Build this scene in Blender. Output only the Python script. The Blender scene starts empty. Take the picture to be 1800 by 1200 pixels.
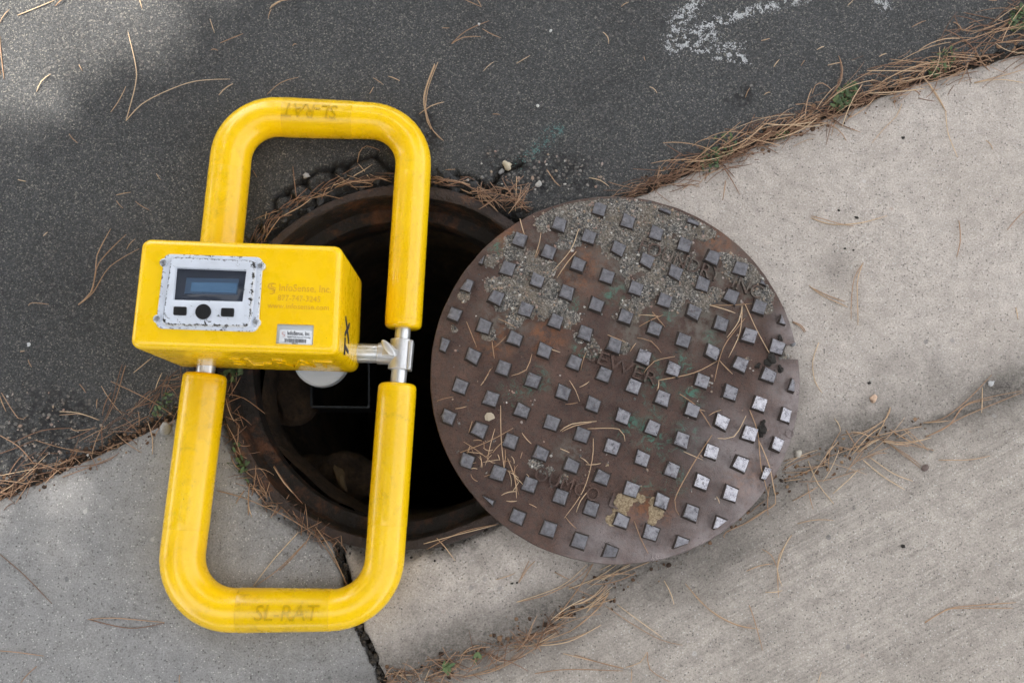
import bpy, bmesh, math, random
import numpy as np
from mathutils import Vector, Matrix
random.seed(7)
rng = np.random.default_rng(11)
scene = bpy.context.scene
COL = scene.collection

# ------------------------------------------------------------------ camera
F = 1750.0          # focal length in photo pixels (35 mm on a 36 mm sensor, 1800 px wide)
H = 1.75            # lens height above the ground (m)
NAD = (878.0, 871.0)  # where the plumb line under the lens falls in the photo
_d0 = Vector(((NAD[0]-900)/F, -(NAD[1]-600)/F, -1)).normalized()
_U = -_d0
_X = (Vector((1, 0, 0)) - _U*_U.x).normalized()
_Y = _U.cross(_X)
RM = Matrix((_X, _Y, _U))          # camera -> world rotation
cam_d = bpy.data.cameras.new('camera')
cam = bpy.data.objects.new('camera', cam_d); COL.objects.link(cam)
cam_d.sensor_width = 36.0; cam_d.lens = 35.0
cam_d.clip_start = 0.05; cam_d.clip_end = 400
cam.matrix_world = Matrix.Translation((0, 0, H)) @ RM.to_4x4()
cam_d.dof.use_dof = True; cam_d.dof.focus_distance = 1.66; cam_d.dof.aperture_fstop = 4.5
scene.camera = cam

# ------------------------------------------------------------------ light
SUN = Vector((-0.42, 0.36, 0.83)).normalized()       # towards the sun
w = bpy.data.worlds.new('World'); scene.world = w; w.use_nodes = True
nt = w.node_tree; bg = nt.nodes['Background']
sky = nt.nodes.new('ShaderNodeTexSky'); sky.sky_type = 'NISHITA'; sky.sun_disc = False
sky.sun_elevation = math.asin(SUN.z); sky.sun_rotation = math.atan2(SUN.x, SUN.y)
sky.air_density = 1.0; sky.dust_density = 2.5
hsv = nt.nodes.new('ShaderNodeHueSaturation'); hsv.inputs['Saturation'].default_value = 0.10
nt.links.new(sky.outputs[0], hsv.inputs['Color']); nt.links.new(hsv.outputs[0], bg.inputs[0])
bg.inputs[1].default_value = 0.15
sl = bpy.data.lights.new('sun', 'SUN'); sl.energy = 3.0; sl.angle = math.radians(0.53); sl.color = (1, .95, .88)
so = bpy.data.objects.new('sun', sl); COL.objects.link(so)
so.rotation_euler = (-SUN).to_track_quat('-Z', 'Y').to_euler(); so.location = SUN*20
vs = scene.view_settings
vs.view_transform = 'Standard'; vs.look = 'None'; vs.gamma = 1; vs.use_curve_mapping = False
vs.exposure = 2.22
cy = scene.cycles; cy.use_adaptive_sampling = True; cy.adaptive_threshold = .02; cy.max_bounces = 5; cy.diffuse_bounces = 3; cy.glossy_bounces = 3; cy.transmission_bounces = 2; cy.caustics_reflective = False; cy.caustics_refractive = False
# places where sun comes through the pine crown: photo x, y, radius (m), share of twigs missing
SPOTS = [(-10, -30, .20, 1.0), (180, -50, .15, .95), (-110, 370, .08, .7), (-85, 940, .06, .9), (-160, 40, .2, 1.0)]

# ------------------------------------------------------------------ helpers
def P(px, py, z=0.0):
    """photo pixel -> point of the horizontal plane at height z"""
    d = RM @ Vector(((px-900)/F, -(py-600)/F, -1))
    t = (z-H)/d.z
    return Vector((d.x*t, d.y*t, z))
def P2(pts, z=0.0): return np.array([P(a, b, z)[:2] for a, b in pts])

def link(name, me, mat=None, parent=None, label=None, cat=None, group=None, kind=None):
    o = bpy.data.objects.new(name, me); COL.objects.link(o)
    if mat is not None and not me.materials:
        for m in (mat if isinstance(mat, (list, tuple)) else [mat]): me.materials.append(m)
    if parent is not None:
        o.parent = parent
        if parent.type == 'EMPTY' or True:
            o.matrix_parent_inverse = Matrix.Translation(-wloc(parent))
    tag(o, label, cat, group, kind)
    return o
def wloc(o):
    v = Vector(o.location)
    p = o.parent
    if p is not None: v = v  # children are stored in world space (see link)
    return v
def tag(o, label=None, cat=None, group=None, kind=None):
    if label: o['label'] = label
    if cat: o['category'] = cat
    if group: o['group'] = group
    if kind: o['kind'] = kind
def empty(name, loc, label, cat, group=None):
    o = bpy.data.objects.new(name, None); COL.objects.link(o); o.location = loc
    o.empty_display_size = .05
    tag(o, label, cat, group); return o
def mesh(verts, faces, smooth=False, mats=None):
    me = bpy.data.meshes.new('m'); me.from_pydata([tuple(v) for v in verts], [], faces)
    if mats is not None: me.polygons.foreach_set('material_index', mats)
    if smooth: me.polygons.foreach_set('use_smooth', [True]*len(me.polygons))
    me.update(); return me
def mesh_np(V, Q, smooth=True, attrs=None):
    """fast mesh from arrays, all faces with the same number of corners"""
    me = bpy.data.meshes.new('m'); n = Q.shape[1]
    me.vertices.add(len(V)); me.vertices.foreach_set('co', np.ascontiguousarray(V, dtype=np.float32).ravel())
    me.loops.add(Q.size); me.loops.foreach_set('vertex_index', np.ascontiguousarray(Q, dtype=np.int32).ravel())
    me.polygons.add(len(Q)); me.polygons.foreach_set('loop_start', np.arange(0, Q.size, n, dtype=np.int32))
    me.polygons.foreach_set('use_smooth', np.full(len(Q), smooth))
    me.update(calc_edges=True)
    for k, a in (attrs or {}).items():
        at = me.attributes.new(k, 'FLOAT', 'POINT'); at.data.foreach_set('value', np.ascontiguousarray(a, dtype=np.float32))
    me.validate(); return me
def loft(loops, cap0=True, cap1=True, smooth=True, closed=True):
    n = len(loops[0]); V = [v for l in loops for v in l]; Fc = []
    for i in range(len(loops)-1):
        for j in range(n if closed else n-1):
            a = i*n+j; b = i*n+(j+1) % n
            Fc.append((a, b, b+n, a+n))
    if cap0: Fc.append(tuple(reversed(range(n))))
    if cap1: Fc.append(tuple(range((len(loops)-1)*n, len(loops)*n)))
    me = mesh(V, Fc, smooth)
    return me
def sharp(me, ang=35):
    me.set_sharp_from_angle(angle=math.radians(ang)); return me
def rquad(c, r, n=6):
    """rounded polygon, corners c (2D), counter-clockwise or not, n points a corner"""
    out = []; k = len(c)
    for i in range(k):
        p = Vector(c[i][:2]); a = (Vector(c[i-1][:2])-p).normalized(); b = (Vector(c[(i+1) % k][:2])-p).normalized()
        ang = a.angle(b); t = r/math.tan(ang/2); bis = (a+b).normalized()
        cen = p+bis*(r/math.sin(ang/2)); s = p+a*t-cen; e = p+b*t-cen
        a0 = math.atan2(s.y, s.x); a1 = math.atan2(e.y, e.x); d = (a1-a0+math.pi) % (2*math.pi)-math.pi
        for j in range(n):
            th = a0+d*j/(n-1); out.append(Vector((cen.x+r*math.cos(th), cen.y+r*math.sin(th))))
    return out
def inset(c, d):
    """shrink a convex quad by d"""
    k = len(c); res = []
    cen = sum((Vector(p[:2]) for p in c), Vector((0, 0)))/k
    L = []
    for i in range(k):
        a = Vector(c[i][:2]); b = Vector(c[(i+1) % k][:2]); t = (b-a).normalized(); nrm = Vector((-t.y, t.x))
        if (cen-a).dot(nrm) < 0: nrm = -nrm
        L.append((a+nrm*d, t))
    for i in range(k):
        p, t = L[i-1]; q, s = L[i]
        den = t.x*s.y-t.y*s.x; u = ((q.x-p.x)*s.y-(q.y-p.y)*s.x)/den
        res.append(p+t*u)
    return res
def at_z(loop, z): return [Vector((p[0], p[1], z)) for p in loop]
def slab(quad, r, z0, z1, bev=.002, n=6, flip=False):
    """rounded plate with bevelled top edge"""
    loops = [at_z(rquad(quad, r, n), z0), at_z(rquad(quad, r, n), z1-bev)]
    for k in (1, 2, 3):
        th = k/3*math.pi/2; d = bev*(1-math.cos(th))
        loops.append(at_z(rquad(inset(quad, d), max(r-d, .0004), n), z1-bev+bev*math.sin(th)))
    return sharp(loft(loops))
def circ(cx, cy, r, z, n=32, a0=0): return [Vector((cx+r*math.cos(a0+2*math.pi*i/n), cy+r*math.sin(a0+2*math.pi*i/n), z)) for i in range(n)]
def sweep(pts, rad, n=24, cap=0.006):
    """round bar through pts (nearly level path) with radii rad and rounded ends"""
    N = len(pts); loops = []
    tan = []
    for i in range(N):
        t = pts[min(i+1, N-1)]-pts[max(i-1, 0)]; tan.append(t.normalized())
    def ring(c, t, r):
        s = t.cross(Vector((0, 0, 1)))
        if s.length < 1e-4: s = Vector((1, 0, 0))
        s.normalize(); u = s.cross(t).normalized()
        return [c+(s*math.cos(2*math.pi*k/n)+u*math.sin(2*math.pi*k/n))*r for k in range(n)]
    if cap > 0:
        for k in (0, 1, 2, 3):
            th = k/4*math.pi/2
            loops.append(ring(pts[0]+tan[0]*cap*(1-math.sin(th)), tan[0], rad[0]-cap+cap*math.cos(math.pi/2-th) if k else rad[0]-cap))
        # first loops are placed from the outside inwards
        loops = [ring(pts[0]+tan[0]*cap*(1-math.cos(math.pi/2-k/4*math.pi/2))*0+tan[0]*cap*(1-math.cos(k/4*math.pi/2)) , tan[0], rad[0]-cap*(1-math.sin(k/4*math.pi/2))) for k in range(4)]
        s0 = pts[0]+tan[0]*cap; loops.append(ring(s0, tan[0], rad[0]))
    else: loops.append(ring(pts[0], tan[0], rad[0]))
    for i in range(1, N-1): loops.append(ring(pts[i], tan[i], rad[i]))
    if cap > 0:
        e = pts[-1]-tan[-1]*cap; loops.append(ring(e, tan[-1], rad[-1]))
        loops += [ring(pts[-1]-tan[-1]*cap*(1-math.cos(k/4*math.pi/2)), tan[-1], rad[-1]-cap*(1-math.sin(k/4*math.pi/2))) for k in (3, 2, 1, 0)]
    else: loops.append(ring(pts[-1], tan[-1], rad[-1]))
    return sharp(loft(loops), 50)
def revolve(prof, cx, cy, n=128, jit=0, smooth=True):
    V = []; Fc = []
    for i in range(n):
        a = 2*math.pi*i/n
        for k, (r, z) in enumerate(prof):
            jr = jit*vnoise(np.array([math.cos(a)*3+9]), np.array([math.sin(a)*3+z*9+k*.4]))[0] if jit else 0
            V.append((cx+(r+jr)*math.cos(a), cy+(r+jr)*math.sin(a), z))
    m = len(prof)
    for i in range(n):
        for k in range(m-1):
            a = i*m+k; b = ((i+1) % n)*m+k
            Fc.append((a, a+1, b+1, b))
    return mesh(V, Fc, smooth)
_perm = rng.random((256, 256))
def vnoise(x, y):
    """value noise in -1..1"""
    xi = np.floor(x).astype(int); yi = np.floor(y).astype(int); fx = x-xi; fy = y-yi
    fx = fx*fx*(3-2*fx); fy = fy*fy*(3-2*fy)
    g = lambda a, b: _perm[a & 255, b & 255]
    v = (g(xi, yi)*(1-fx)+g(xi+1, yi)*fx)*(1-fy)+(g(xi, yi+1)*(1-fx)+g(xi+1, yi+1)*fx)*fy
    return v*2-1
def fbm(x, y, s, o=3):
    r = 0; a = 1; t = 0
    for i in range(o): r = r+a*vnoise(x*s+13.1*i, y*s-7.7*i); t += a; a *= .5; s *= 2.1
    return r/t
def pdist(X, Y, poly):
    """distance to a polyline, signed + to its left"""
    best = np.full(X.shape, 1e9); sg = np.zeros(X.shape)
    for (ax, ay), (bx, by) in zip(poly[:-1], poly[1:]):
        dx, dy = bx-ax, by-ay; t = np.clip(((X-ax)*dx+(Y-ay)*dy)/(dx*dx+dy*dy), 0, 1)
        d = np.hypot(X-ax-t*dx, Y-ay-t*dy); s = np.sign(dx*(Y-ay)-dy*(X-ax))
        m = d < best; best = np.where(m, d, best); sg = np.where(m, s, sg)
    return best*np.where(sg == 0, 1, sg)
def sstep(a, b, x):
    t = np.clip((x-a)/(b-a), 0, 1); return t*t*(3-2*t)

# ------------------------------------------------------------------ materials
class Mat:
    def __init__(s, name):
        s.m = bpy.data.materials.new(name); s.m.use_nodes = True; s.t = s.m.node_tree
        s.b = s.t.nodes['Principled BSDF']; s.tc = s.t.nodes.new('ShaderNodeTexCoord')
    def n(s, typ, ins=None, **props):
        nd = s.t.nodes.new('ShaderNode'+typ)
        for k, v in props.items(): setattr(nd, k, v)
        for k, v in (ins or {}).items(): s.put(nd.inputs[k], v)
        return nd
    def put(s, sock, v):
        if isinstance(v, bpy.types.NodeSocket): s.t.links.new(v, sock)
        elif isinstance(v, bpy.types.Node): s.t.links.new(v.outputs[0], sock)
        else:
            if isinstance(v, (tuple, list)) and len(v) == 3 and sock.type == 'RGBA': v = (*v, 1)
            sock.default_value = v
    def obj(s): return s.tc.outputs['Object']
    def noise(s, scale, detail=4, rough=.6, vec=None, dist=0):
        return s.n('TexNoise', {'Vector': vec or s.obj(), 'Scale': scale, 'Detail': detail, 'Roughness': rough, 'Distortion': dist}).outputs[0]
    def voro(s, scale, out='Distance', vec=None, feature='F1', rnd=1):
        return s.n('TexVoronoi', {'Vector': vec or s.obj(), 'Scale': scale, 'Randomness': rnd}, feature=feature).outputs[out]
    def ramp(s, f, *stops, interp='LINEAR'):
        nd = s.n('ValToRGB', {'Fac': f}); cr = nd.color_ramp; cr.interpolation = interp
        while len(cr.elements) < len(stops): cr.elements.new(0.5)
        for e, (p, c) in zip(cr.elements, stops):
            e.position = p; e.color = (c, c, c, 1) if isinstance(c, (int, float)) else (*c, 1)
        return nd.outputs[0]
    def mix(s, f, a, b, mode='MIX'):
        nd = s.n('MixRGB', {'Fac': f, 'Color1': a, 'Color2': b}, blend_type=mode); return nd.outputs[0]
    def math(s, op, a, b=0.0, c=None):
        nd = s.n('Math', {0: a, 1: b}, operation=op)
        if c is not None: s.put(nd.inputs[2], c)
        return nd.outputs[0]
    def attr(s, name): return s.n('Attribute', attribute_name=name).outputs['Fac']
    def mapv(s, rot=0, scale=(1, 1, 1)):
        return s.n('Mapping', {'Vector': s.obj(), 'Rotation': (0, 0, rot), 'Scale': tuple(1/c for c in scale)}, vector_type='TEXTURE').outputs[0]
    def bump(s, h, strength=.5, dist=.002, nrm=None):
        ins = {'Height': h, 'Strength': strength, 'Distance': dist}
        if nrm is not None: ins['Normal'] = nrm
        return s.n('Bump', ins).outputs[0]
    def blob(s, pts):
        """1 at the middle of stains pts=[(x,y,z?,r)], 0 outside"""
        out = None
        for (x, y, r) in pts:
            sep = s.n('VectorMath', {0: s.obj(), 1: (x, y, 0)}, operation='SUBTRACT').outputs[0]
            fl = s.n('VectorMath', {0: sep, 1: (1, 1, 0)}, operation='MULTIPLY').outputs[0]
            ln = s.n('VectorMath', {0: fl}, operation='LENGTH').outputs['Value']
            v = s.n('MapRange', {'Value': ln, 'From Min': 0, 'From Max': r, 'To Min': 1, 'To Max': 0}).outputs[0]
            out = v if out is None else s.math('MAXIMUM', out, v)
        return out
    def set(s, **k):
        names = {'color': 'Base Color', 'rough': 'Roughness', 'metal': 'Metallic', 'normal': 'Normal', 'spec': 'Specular IOR Level', 'coat': 'Coat Weight'}
        for a, v in k.items(): s.put(s.b.inputs[names.get(a, a)], v)
        return s.m
def simple(name, col, rough=.5, metal=0, spec=.5):
    m = Mat(name); return m.set(color=col, rough=rough, metal=metal, spec=spec)

def mat_asphalt():
    m = Mat('asphalt')
    v = m.n('TexVoronoi', {'Vector': m.obj(), 'Scale': 500.0})
    v2 = m.n('TexVoronoi', {'Vector': m.obj(), 'Scale': 150.0})
    stone = m.ramp(m.n('SeparateColor', {0: v.outputs['Color']}).outputs[0], (0, (.038, .039, .041)), (.5, (.062, .064, .067)), (.80, (.092, .093, .094)), (.93, (.145, .140, .128)), (1, (.25, .235, .205)))
    n1 = m.noise(520, 3, .7)
    c = m.mix(.75, stone, m.ramp(n1, (.3, .56), (.72, 1.42)), 'MULTIPLY')
    big = m.noise(3.2, 4, .6)
    c = m.mix(.6, c, m.ramp(big, (.3, .74), (.7, 1.2)), 'MULTIPLY')
    # broken, stony places
    st2 = m.ramp(m.n('SeparateColor', {0: v2.outputs['Color']}).outputs[1], (0, (.03, .03, .032)), (.5, (.05, .05, .052)), (.78, (.11, .105, .10)), (.9, (.21, .18, .155)), (1, (.34, .32, .30)))
    st = m.mix(m.ramp(v2.outputs['Distance'], (.35, 0), (.6, 1)), st2, (.025, .025, .027))
    wear = m.math('MULTIPLY', m.attr('wear'), m.ramp(m.noise(60, 3), (.40, 0), (.55, 1)))
    c = m.mix(wear, c, st)
    c = m.mix(m.attr('dirt'), c, (.022, .019, .016))
    hgt = m.math('ADD', m.math('MULTIPLY', v.outputs['Distance'], -.6), m.math('MULTIPLY', n1, .9))
    hgt = m.math('ADD', hgt, m.math('MULTIPLY', m.math('MULTIPLY', v2.outputs['Distance'], -2.0), wear))
    return m.set(color=c, rough=.82, spec=.35, normal=m.bump(hgt, .9, .004))
def mat_concrete(name, base, warm, broom=0.0, ang=0.0):
    m = Mat(name)
    n_big = m.noise(4.5, 5, .6); n_mid = m.noise(38, 4, .65); n_fine = m.noise(340, 4, .8)
    c = m.mix(m.ramp(n_big, (.35, 0), (.65, 1)), base, warm)
    c = m.mix(.8, c, m.ramp(n_mid, (.3, .80), (.7, 1.15)), 'MULTIPLY')
    c = m.mix(.85, c, m.ramp(n_fine, (.30, .52), (.5, 1.0), (.70, 1.36)), 'MULTIPLY')
    # sand grains: dark and light specks, larger aggregate
    vg = m.n('TexVoronoi', {'Vector': m.obj(), 'Scale': 330.0})
    g = m.n('SeparateColor', {0: vg.outputs['Color']})
    near = m.ramp(vg.outputs['Distance'], (.25, 1), (.5, 0))
    dark = m.math('MULTIPLY', m.ramp(g.outputs[0], (.90, 0), (.93, 1)), near)
    lite = m.math('MULTIPLY', m.ramp(g.outputs[1], (.90, 0), (.92, 1)), near)
    c = m.mix(m.math('MULTIPLY', dark, .75), c, (.10, .095, .09)); c = m.mix(m.math('MULTIPLY', lite, .6), c, (.62, .60, .57))
    va = m.n('TexVoronoi', {'Vector': m.obj(), 'Scale': 42.0}); ga = m.n('SeparateColor', {0: va.outputs['Color']})
    wob = m.math('ADD', va.outputs['Distance'], m.math('MULTIPLY', n_mid, .25))
    agg = m.math('MULTIPLY', m.ramp(ga.outputs[0], (.93, 0), (.95, 1)), m.ramp(wob, (.27, 1), (.33, 0)))
    c = m.mix(m.math('MULTIPLY', agg, .55), c, m.ramp(ga.outputs[1], (.2, (.10, .10, .105)), (.5, (.22, .21, .21)), (.75, (.40, .30, .25)), (.9, (.55, .54, .53))))
    hgt = m.math('ADD', m.math('MULTIPLY', n_fine, .8), m.math('MULTIPLY', n_mid, .6))
    hgt = m.math('SUBTRACT', hgt, m.math('MULTIPLY', dark, .8))
    if broom:
        vb = m.mapv(rot=ang, scale=(6, 260, 1)); br = m.noise(1.0, 3, .6, vec=vb)
        vb2 = m.mapv(rot=ang+.04, scale=(5, 46, 1)); br2 = m.noise(1.0, 2, .5, vec=vb2)
        bw = m.math('MULTIPLY', m.attr('broom'), m.ramp(m.noise(6, 3), (.35, .25), (.65, 1)))
        hgt = m.math('ADD', hgt, m.math('MULTIPLY', m.math('MULTIPLY', m.math('ADD', br, br2), bw), broom*2.2))
        c = m.mix(m.math('MULTIPLY', bw, .75), c, m.mix(1, c, m.ramp(m.math('MULTIPLY', m.math('ADD', br, br2), .5), (.36, .64), (.62, 1.18)), 'MULTIPLY'))
    d = m.attr('dirt'); dn = m.math('MULTIPLY', d, m.ramp(m.noise(95, 5, .75), (.25, .55), (.55, 1)))
    c = m.mix(dn, c, m.mix(m.ramp(m.noise(300, 2), (.4, 0), (.65, 1)), (.060, .054, .048), (.15, .135, .12)))
    return m.set(color=c, rough=.88, spec=.3, normal=m.bump(hgt, .8, .0026))
def mat_yellow(name='yellow_polymer', k=1.0, dirt=.30, col=(.88, .560, .002), spot=.56):
    m = Mat(name)
    base = tuple(c*k for c in col)
    c = m.mix(m.ramp(m.noise(9, 4), (.35, 0), (.7, 1)), base, tuple(x*y for x, y in zip(base, (.93, .88, .8))))
    grime = m.math('MULTIPLY', m.ramp(m.noise(26, 6, .72, dist=.6), (.52, 0), (.70, 1)), m.ramp(m.noise(170, 3, .7), (.38, .1), (.62, 1)))
    c = m.mix(m.math('MULTIPLY', grime, dirt), c, (.20, .12, .02))
    spk = m.math('MULTIPLY', m.ramp(m.noise(330, 2, .6), (.70, 0), (.74, 1)), m.ramp(m.noise(14, 3), (spot, 0), (spot+.1, 1)))
    c = m.mix(m.math('MULTIPLY', spk, .8), c, (.03, .022, .012))
    scr = m.ramp(m.noise(1, 3, .6, vec=m.mapv(.7, (30, 420, 60))), (.70, 0), (.74, 1))
    c = m.mix(m.math('MULTIPLY', scr, .25), c, (.30, .19, .02))
    return m.set(color=c, rough=m.ramp(m.noise(40, 4), (.3, .22), (.7, .36)), spec=.45, coat=.25, normal=m.bump(m.noise(700, 2), .10, .0006))
def mat_rust(lid_pts):
    m = Mat('rusty_cast_iron')
    a = m.noise(14, 6, .7); b = m.noise(120, 4, .7); f = m.noise(620, 3, .7)
    c = m.mix(m.ramp(a, (.32, 0), (.68, 1)), (.054, .032, .027), (.122, .072, .056))
    c = m.mix(m.ramp(b, (.48, 0), (.66, .7)), c, (.075, .060, .055))
    c = m.mix(m.ramp(m.noise(230, 4, .7), (.60, 0), (.68, .85)), c, (.022, .015, .013))
    c = m.mix(.8, c, m.ramp(f, (.3, .6), (.7, 1.35)), 'MULTIPLY')
    gm = m.math('MULTIPLY', m.blob(lid_pts['green']), m.ramp(m.noise(60, 6, .8, dist=.8), (.50, 0), (.66, 1.0)))
    c = m.mix(m.math('MINIMUM', m.math('MULTIPLY', gm, 1.5), .75), c, m.mix(b, (.02, .14, .10), (.10, .26, .20)))
    om = m.math('MULTIPLY', m.blob(lid_pts['orange']), m.ramp(m.noise(70, 6, .75), (.42, 0), (.66, 1)))
    c = m.mix(m.math('MINIMUM', m.math('MULTIPLY', om, 1.0), .55), c, (.26, .10, .035))
    dm = m.math('MULTIPLY', m.blob(lid_pts['dust']), m.ramp(m.noise(60, 5, .7), (.40, 0), (.6, 1)))
    c = m.mix(m.math('MINIMUM', dm, .75), c, (.15, .135, .115))
    wm = m.math('MULTIPLY', m.blob(lid_pts['worn']), m.ramp(m.noise(45, 4, .6), (.25, .35), (.6, 1)))
    c = m.mix(m.math('MINIMUM', m.math('MULTIPLY', wm, .8), .6), c, (.30, .27, .27))
    h = m.math('ADD', m.math('MULTIPLY', b, 1.2), m.math('MULTIPLY', f, .6))
    rough = m.math('SUBTRACT', m.ramp(b, (.3, .50), (.7, .72)), m.math('MULTIPLY', wm, .36))
    return m.set(color=c, rough=rough, metal=m.math('ADD', .12, m.math('MULTIPLY', wm, .6)), spec=.30, normal=m.bump(h, .8, .0026))
def mat_stud(name='worn_iron_stud_top', k=1.0, ro=0.0):
    m = Mat(name)
    oi = m.n('ObjectInfo').outputs['Random']
    vec = m.n('VectorMath', {0: m.obj(), 1: m.n('CombineXYZ', {0: m.math('MULTIPLY', oi, 7.0), 1: m.math('MULTIPLY', oi, 3.0), 2: 0}).outputs[0]}, operation='ADD').outputs[0]
    b = m.noise(110, 5, .7, vec=vec); f = m.noise(520, 3, .7, vec=vec)
    c = m.mix(m.ramp(b, (.36, 0), (.62, 1)), tuple(min(.8, x*k) for x in (.085, .083, .093)), tuple(min(.8, x*k) for x in (.185, .182, .197)))
    c = m.mix(m.ramp(m.noise(150, 4, .7, vec=vec), (.60, 0), (.70, .8)), c, (.085, .058, .048))
    c = m.mix(m.math('MULTIPLY', oi, .35), c, tuple(min(.8, x*k) for x in (.13, .127, .14)))
    return m.set(color=c, rough=m.ramp(b, (.35, .30-ro), (.65, .46-ro)), metal=.8, spec=.55, normal=m.bump(m.math('ADD', b, m.math('MULTIPLY', f, .7)), .8, .0022))
def mat_ring():
    m = Mat('ring_iron')
    a = m.noise(11, 6, .7); b = m.noise(90, 5, .7)
    c = m.mix(m.ramp(a, (.35, 0), (.66, 1)), (.026, .018, .016), (.058, .036, .028))
    c = m.mix(m.ramp(m.noise(23, 5, .7), (.56, 0), (.70, .8)), c, (.20, .080, .030))
    c = m.mix(m.ramp(b, (.54, 0), (.66, .85)), c, (.018, .016, .016))
    return m.set(color=c, rough=.72, metal=.1, normal=m.bump(m.math('ADD', b, m.noise(30, 4)), 1, .006))
def mat_pit():
    m = Mat('damp_manhole_mortar')
    a = m.noise(13, 6, .7); b = m.noise(60, 5, .75)
    c = m.mix(m.ramp(a, (.35, 0), (.68, 1)), (.028, .019, .013), (.12, .074, .042))
    c = m.mix(m.ramp(b, (.5, 0), (.68, .7)), c, (.010, .009, .008))
    return m.set(color=c, rough=.9, normal=m.bump(m.math('ADD', a, b), 1, .012))
def mat_needle(name, c0, c1, c2):
    m = Mat(name); r = m.attr('rnd')
    c = m.ramp(r, (0, c0), (.5, c1), (1, c2))
    c = m.mix(.5, c, m.ramp(m.noise(90, 3), (.3, .7), (.7, 1.2)), 'MULTIPLY')
    return m.set(color=c, rough=.62, spec=.4)
def mat_tinted(name, stops, rough=.85):
    m = Mat(name); c = m.ramp(m.attr('rnd'), *stops)
    c = m.mix(.6, c, m.ramp(m.noise(480, 3), (.3, .7), (.7, 1.25)), 'MULTIPLY')
    return m.set(color=c, rough=rough, spec=.35)
def mat_chipped():
    m = Mat('chipped_white_paint')
    n1 = m.noise(150, 5, .72, dist=.4); n2 = m.noise(1, 3, .6, vec=m.mapv(-.5, (60, 420, 60)))
    wear = m.attr('wear')
    chip = m.math('GREATER_THAN', m.math('ADD', n1, m.math('MULTIPLY', wear, .30)), .70)
    scr = m.math('MULTIPLY', m.ramp(n2, (.68, 0), (.70, 1)), m.ramp(m.noise(30, 3), (.50, 0), (.56, 1)))
    c = m.mix(m.ramp(m.noise(25, 4), (.35, 0), (.7, 1)), (.60, .64, .72), (.52, .55, .61))
    c = m.mix(m.math('MULTIPLY', scr, .8), c, (.08, .08, .09)); c = m.mix(chip, c, (.016, .016, .018))
    return m.set(color=c, rough=.42, spec=.5, normal=m.bump(m.math('MULTIPLY', chip, -1.0), .4, .0004))
def mat_metal(name, col=(.62, .64, .66), rough=.32):
    m = Mat(name)
    n = m.noise(1, 3, .6, vec=m.mapv(0, (260, 30, 260)))
    c = m.mix(m.ramp(m.noise(80, 4), (.5, 0), (.72, .5)), col, tuple(x*.55 for x in col))
    return m.set(color=c, rough=m.ramp(n, (.3, rough*.8), (.7, rough*1.35)), metal=.78)

# ------------------------------------------------------------------ places taken from the photograph
JOINT = P2([(-700, 1200), (-300, 1010), (0, 874), (150, 805), (305, 733), (690, 546), (1130, 337), (1290, 268), (1440, 208), (1620, 140), (1800, 88), (2200, -40), (2700, -200)])
CRACK = P2([(555, 800), (578, 935), (600, 985), (618, 1045), (634, 1112), (652, 1150), (672, 1200), (700, 1280), (760, 1450), (800, 1600)])
FLOW = P2([(300, 1390), (560, 1258), (700, 1188), (850, 1135), (1000, 1075), (1200, 960), (1380, 846), (1480, 790), (1600, 748), (1800, 690), (2100, 600), (2600, 460)])
RC = P(705, 638); RR = 0.5*((P(1028, 638)-P(382, 638)).length); RCX, RCY = RC.x, RC.y
CRK = [P2(p) for p in ([(483, 372), (481, 352), (488, 343), (505, 335), (530, 316), (541, 322)], [(530, 318), (552, 303), (560, 297), (578, 296), (590, 290), (610, 288), (625, 280), (662, 272)],
       [(585, 294), (584, 308), (600, 322)], [(605, 306), (609, 290)], [(534, 325), (548, 338), (556, 352)], [(660, 274), (684, 296), (700, 300)], [(500, 336), (520, 352), (522, 372)],
       [(455, 400), (440, 425), (430, 450)], [(800, 305), (840, 318), (862, 332), (890, 340)], [(862, 332), (880, 300), (915, 290)])]
ju = JOINT[6]-JOINT[3]; ju = ju/np.hypot(*ju); jang = math.atan2(ju[1], ju[0]); jv = np.array([-ju[1], ju[0]])

def h_road(x, y):
    h = fbm(x, y, 2.2, 3)*.004+fbm(x, y, 40, 2)*.0007
    for c in CRK:
        d = np.abs(pdist(x, y, c))+fbm(x, y, 90, 2)*.003
        h = h-.014*np.exp(-(np.maximum(d, 0)/.0042)**2)
    r = np.hypot(x-RCX, y-RCY)
    brk = sstep(RR+.075, RR+.03, r+fbm(x, y, 14, 2)*.03)
    h = h+brk*(fbm(x, y, 55, 2)*.004-.002)
    h = h-.018*sstep(RR+.022, RR+.004, r+fbm(x, y, 30, 2)*.008)
    return h
def h_conc(x, y):
    d = np.abs(pdist(x, y, FLOW))
    r = np.hypot(x-RCX, y-RCY)
    h = -.011*np.exp(-(d/.05)**2)+fbm(x, y, 3, 3)*.0025+fbm(x, y, 60, 2)*.0005
    h = h-.012*sstep(RR+.016, RR+.002, r+fbm(x, y, 35, 2)*.012)
    return h
def ground_z(x, y):
    X = np.array([x]); Y = np.array([y])
    return float((h_road if pdist(X, Y, JOINT)[0] > 0 else h_conc)(X, Y)[0])

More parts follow.
